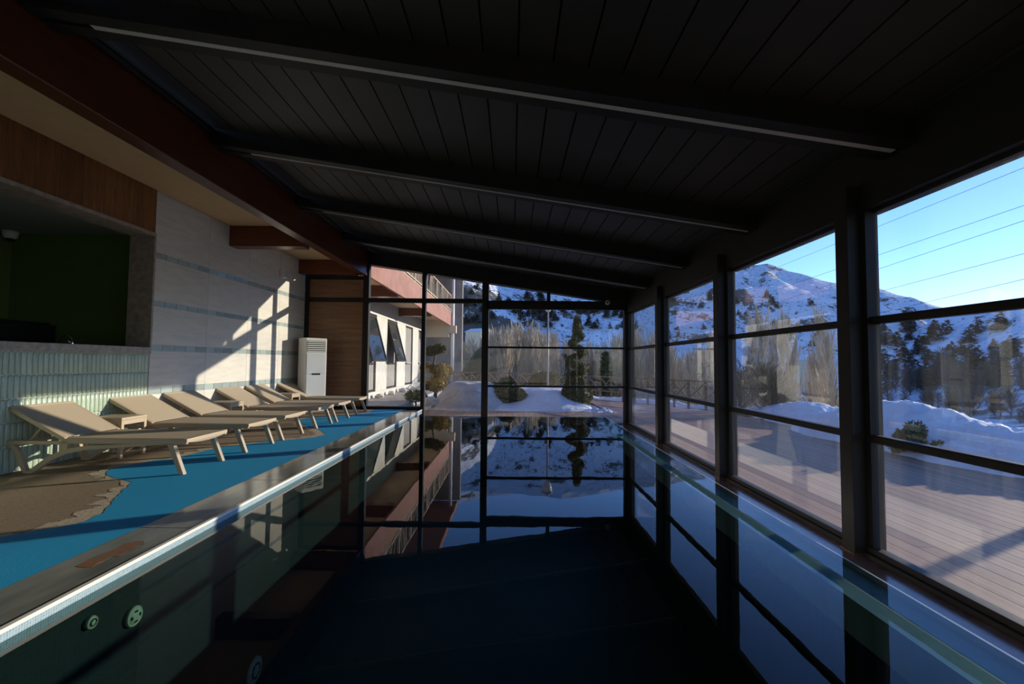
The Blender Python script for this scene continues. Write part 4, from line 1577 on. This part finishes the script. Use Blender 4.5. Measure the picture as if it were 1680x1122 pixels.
n_p = 0
for k in range(170):
    px = rng.uniform(735, 1180)
    Y = rng.uniform(30, 62)
    x, y = at_px(px, Y)
    zt = terrain(x, y)
    top_px = 552 + 14 * math.sin(px * 0.035) + rng.uniform(-14, 22)
    if px > 955:
        top_px += rng.uniform(0, 25)
    top = 1.05 + (594.6 - top_px) / 746.7 * Y
    s_ = max(0.35, (top - zt) / 10)
    plant_mesh('bare_poplar', rng.choice(pops), x, y, (s_ * 0.8, s_ * 0.8, s_), 'bare tan poplar in the dense grove beyond the fence', 'tree', 'bare poplars beyond the fence', rng.uniform(0, 6.28))
for px, tp, Y in ((1235, 515, 34), (1252, 498, 36), (1270, 520, 33), (1285, 505, 38), (1300, 545, 36), (1345, 500, 40), (1358, 520, 36), (1335, 560, 42)):
    x, y = at_px(px, Y)
    zt = terrain(x, y)
    s_ = (1.05 + (594.6 - tp) / 746.7 * Y - zt) / 10
    plant_mesh('bare_poplar', rng.choice(pops), x, y, (s_ * 0.6, s_ * 0.6, s_), 'tall bare poplar of the cluster seen in the second right window', 'tree', 'bare poplars in the second window', rng.uniform(0, 6.28))
def on_slope(px, py, Y=60.0):
    """first terrain point along a direction: where a plant of the hillside stands"""
    dx, dz = (px - 840) / 746.7, (594.6 - py) / 746.7
    while Y < 480:
        if terrain(dx * Y, Y) > 1.05 + dz * Y:
            return dx * Y, Y
        Y += 1.0 if Y < 60 else 2.0
    return None


for k in range(170):
    px, py = rng.uniform(1195, 1720), rng.uniform(598, 700)
    if px > 1440:
        px, py = rng.uniform(1440, 1700), 590 + 100 * rng.random()
    p = on_slope(px, py, 13.0)
    if not p or p[1] > 130:
        continue
    x, y = p
    s_ = rng.uniform(0.35, 0.8) * max(0.6, y / 45)
    plant_mesh('bare_bush', rng.choice(scr), x, y, (s_ * 1.3, s_ * 1.3, s_), 'dark bare bush on the slope below the snow bank', 'bush', 'bare bushes below the snow bank', rng.uniform(0, 6.28))


# conifers on the mountain
def conifer(seed):
    """ragged crown of needle tufts on a short trunk, one unit tall"""
    r = random.Random(seed)
    mb = MB()
    mb.tube([(0, 0, -0.25), (0, 0, 0.7)], [0.03, 0.01], 4)
    tops = [(0, 0, 1.0)] + [(r.uniform(-0.22, 0.22), r.uniform(-0.22, 0.22), r.uniform(0.55, 0.85)) for _ in range(2)]
    for cx, cy, ht in tops:
        for _ in range(70):
            z = ht * r.random() ** 1.3
            k = (1 - z / ht) ** 0.75 * 0.34 + 0.03
            a = r.uniform(0, 2 * math.pi)
            d = k * r.uniform(0.5, 1.15)
            p = Vector((cx + d * math.cos(a), cy + d * math.sin(a), z))
            q = Vector((math.cos(a), math.sin(a), r.uniform(-0.9, 0.4))).normalized()
            sd_ = Vector((-math.sin(a), math.cos(a), r.uniform(-0.4, 0.4)))
            L = r.uniform(0.10, 0.19)
            mb.f.append((len(mb.v), len(mb.v) + 1, len(mb.v) + 2))
            mb.v += [tuple(p - q * L * 0.6 + sd_ * L * 0.6), tuple(p - q * L * 0.6 - sd_ * L * 0.6), tuple(p + q * L)]
    return mb


cons = [meshof(conifer(s), 'hillside_conifer', 'conifer') for s in (1, 2, 3, 4)]


cnt = 0
placed = []
rng = random.Random(21)
spots = []
for k in range(200):
    spots.append((rng.uniform(744, 1030), 470 + 72 * rng.random() ** 0.7, 1.0))
for k in range(60):
    spots.append((rng.uniform(1035, 1390), rng.uniform(470, 575), 0.9))
for k in range(170):
    spots.append((rng.uniform(1440, 1660), rng.uniform(530, 640), 1.5))
for px, py, s in spots:
    # trees stand in clumps
    if mnoise.noise((px * 0.02, py * 0.05, 0)) < -0.12:
        continue
    p = on_slope(px, py)
    if not p:
        continue
    hgt = rng.uniform(2.6, 6.2) * s * (p[1] / 260 if p[1] < 200 else 1.0) ** 0.7
    wd = hgt * rng.uniform(0.95, 1.4)
    if any(math.hypot(p[0] - q[0], p[1] - q[1]) < 0.33 * (wd + q[2]) for q in placed):
        continue
    placed.append((p[0], p[1], wd))
    plant_mesh('hillside_conifer', rng.choice(cons), p[0], p[1], (wd, wd, hgt), 'small dark conifer scattered on the snowy mountain slope', 'tree', 'conifers on the mountain slope', rng.uniform(0, 6.28))
    cnt += 1
# two green conifers standing nearer, right of the topiary
for px, Y, tp, lb in ((994, 30, 575, 'slender green conifer right of the spiral topiary, beyond the fence'), (925, 33, 580, 'slender dark conifer just left of the spiral topiary'), (845, 36, 590, 'thin dark conifer among the poplars above the low shrub')):
    x, y = at_px(px, Y)
    zt = terrain(x, y)
    h_ = 1.05 + (594.6 - tp) / 746.7 * Y - zt
    e = empty('slender_conifer', (x, y, zt), label=lb, cat='tree')
    mb = MB()
    for i in range(16):
        t = i / 15
        leaf_shell(mb, (x, y, zt + 0.6 + (h_ - 0.8) * t), (0.16 * (1 - t) + 0.02) * h_, 160, 0.22, rng, 0.5)
    under(e, mb, 'foliage', 'leaf')
    under(e, MB().tube([(x, y, zt - 0.5), (x, y, zt + h_ * 0.9)], [0.12, 0.03], 6), 'trunk', 'bark')


# ------------------------------------------------------------------ far houses
def house(px, py, Y, w_, d_, h_, rz, label, mat, nwin, floors=1):
    x = (px - 840) / 746.7 * Y
    z = 1.05 + (594.6 - py) / 746.7 * Y
    e = empty('valley_house', (x, Y, z), R(rz), label=label, cat='house')
    MB().box(-w_ / 2, w_ / 2, -d_ / 2, d_ / 2, -5.0, h_).build('walls', mat, e)
    MB().prism([(-w_ / 2 - 0.4, h_), (w_ / 2 + 0.4, h_), (0, h_ + w_ * 0.22)], 'y', -d_ / 2 - 0.3, d_ / 2 + 0.3).build('roof', 'snow', e)
    for fl in range(floors):
        for i in range(nwin):
            xx = -w_ / 2 + w_ * (i + 0.5) / nwin
            zz = h_ * (fl + 0.35) / floors
            f = MB().box(xx - 0.55, xx + 0.55, -d_ / 2 - 0.06, -d_ / 2 + 0.02, zz, zz + h_ * 0.38 / floors).build('window', 'edge', e)
            MB().box(xx - 0.45, xx + 0.45, -d_ / 2 - 0.09, -d_ / 2 - 0.05, zz + 0.1, zz + h_ * 0.38 / floors - 0.1).build('pane', 'glass_dark', f)
    return e


house(786, 564, 120, 4.6, 5.5, 3.0, 52, 'cream two-storey house beyond the earth bank', 'cream', 3, 2)
house(1139, 603, 110, 9, 6, 2.6, 20, 'small snow-roofed house seen in the third right window', 'cream', 3)
house(1108, 612, 95, 6, 5, 2.2, -15, 'low snow-roofed shed left of the small house', 'greypanel', 2)
house(1328, 603, 120, 7, 5, 2.6, 15, 'tiny pale house seen in the second right window', 'cream', 2)

# ------------------------------------------------------------------ power lines across the sky
wires = [((51.309, 60.0, 11.572), (47.661, 42.0, 11.607), 'fourth from the top'), ((56.106, 60.0, 9.825), (47.56, 42.0, 9.202), 'lowest, just above the ridge'),
         ((48.949, 60.0, 13.999), (47.791, 42.0, 14.718), 'third from the top'), ((49.002, 60.0, 15.882), (47.852, 42.0, 16.165), 'second from the top'),
         ((48.697, 60.0, 19.578), (48.003, 42.0, 19.772), 'highest')]
for a, b, l in wires:
    a, b = Vector(a), Vector(b)
    pts = [a + (b - a) * (t / 8.0) + Vector((0, 0, 0.25 * ((t / 8.0 - 0.5) ** 2 * 4 - 1) * -0.0)) for t in range(-14, 19)]
    o = MB().tube(pts, 0.022, 6).build('power_line', 'black')
    recentre(o)
    tag(o, 'thin power line across the sky, ' + l, 'cable', 'power lines')
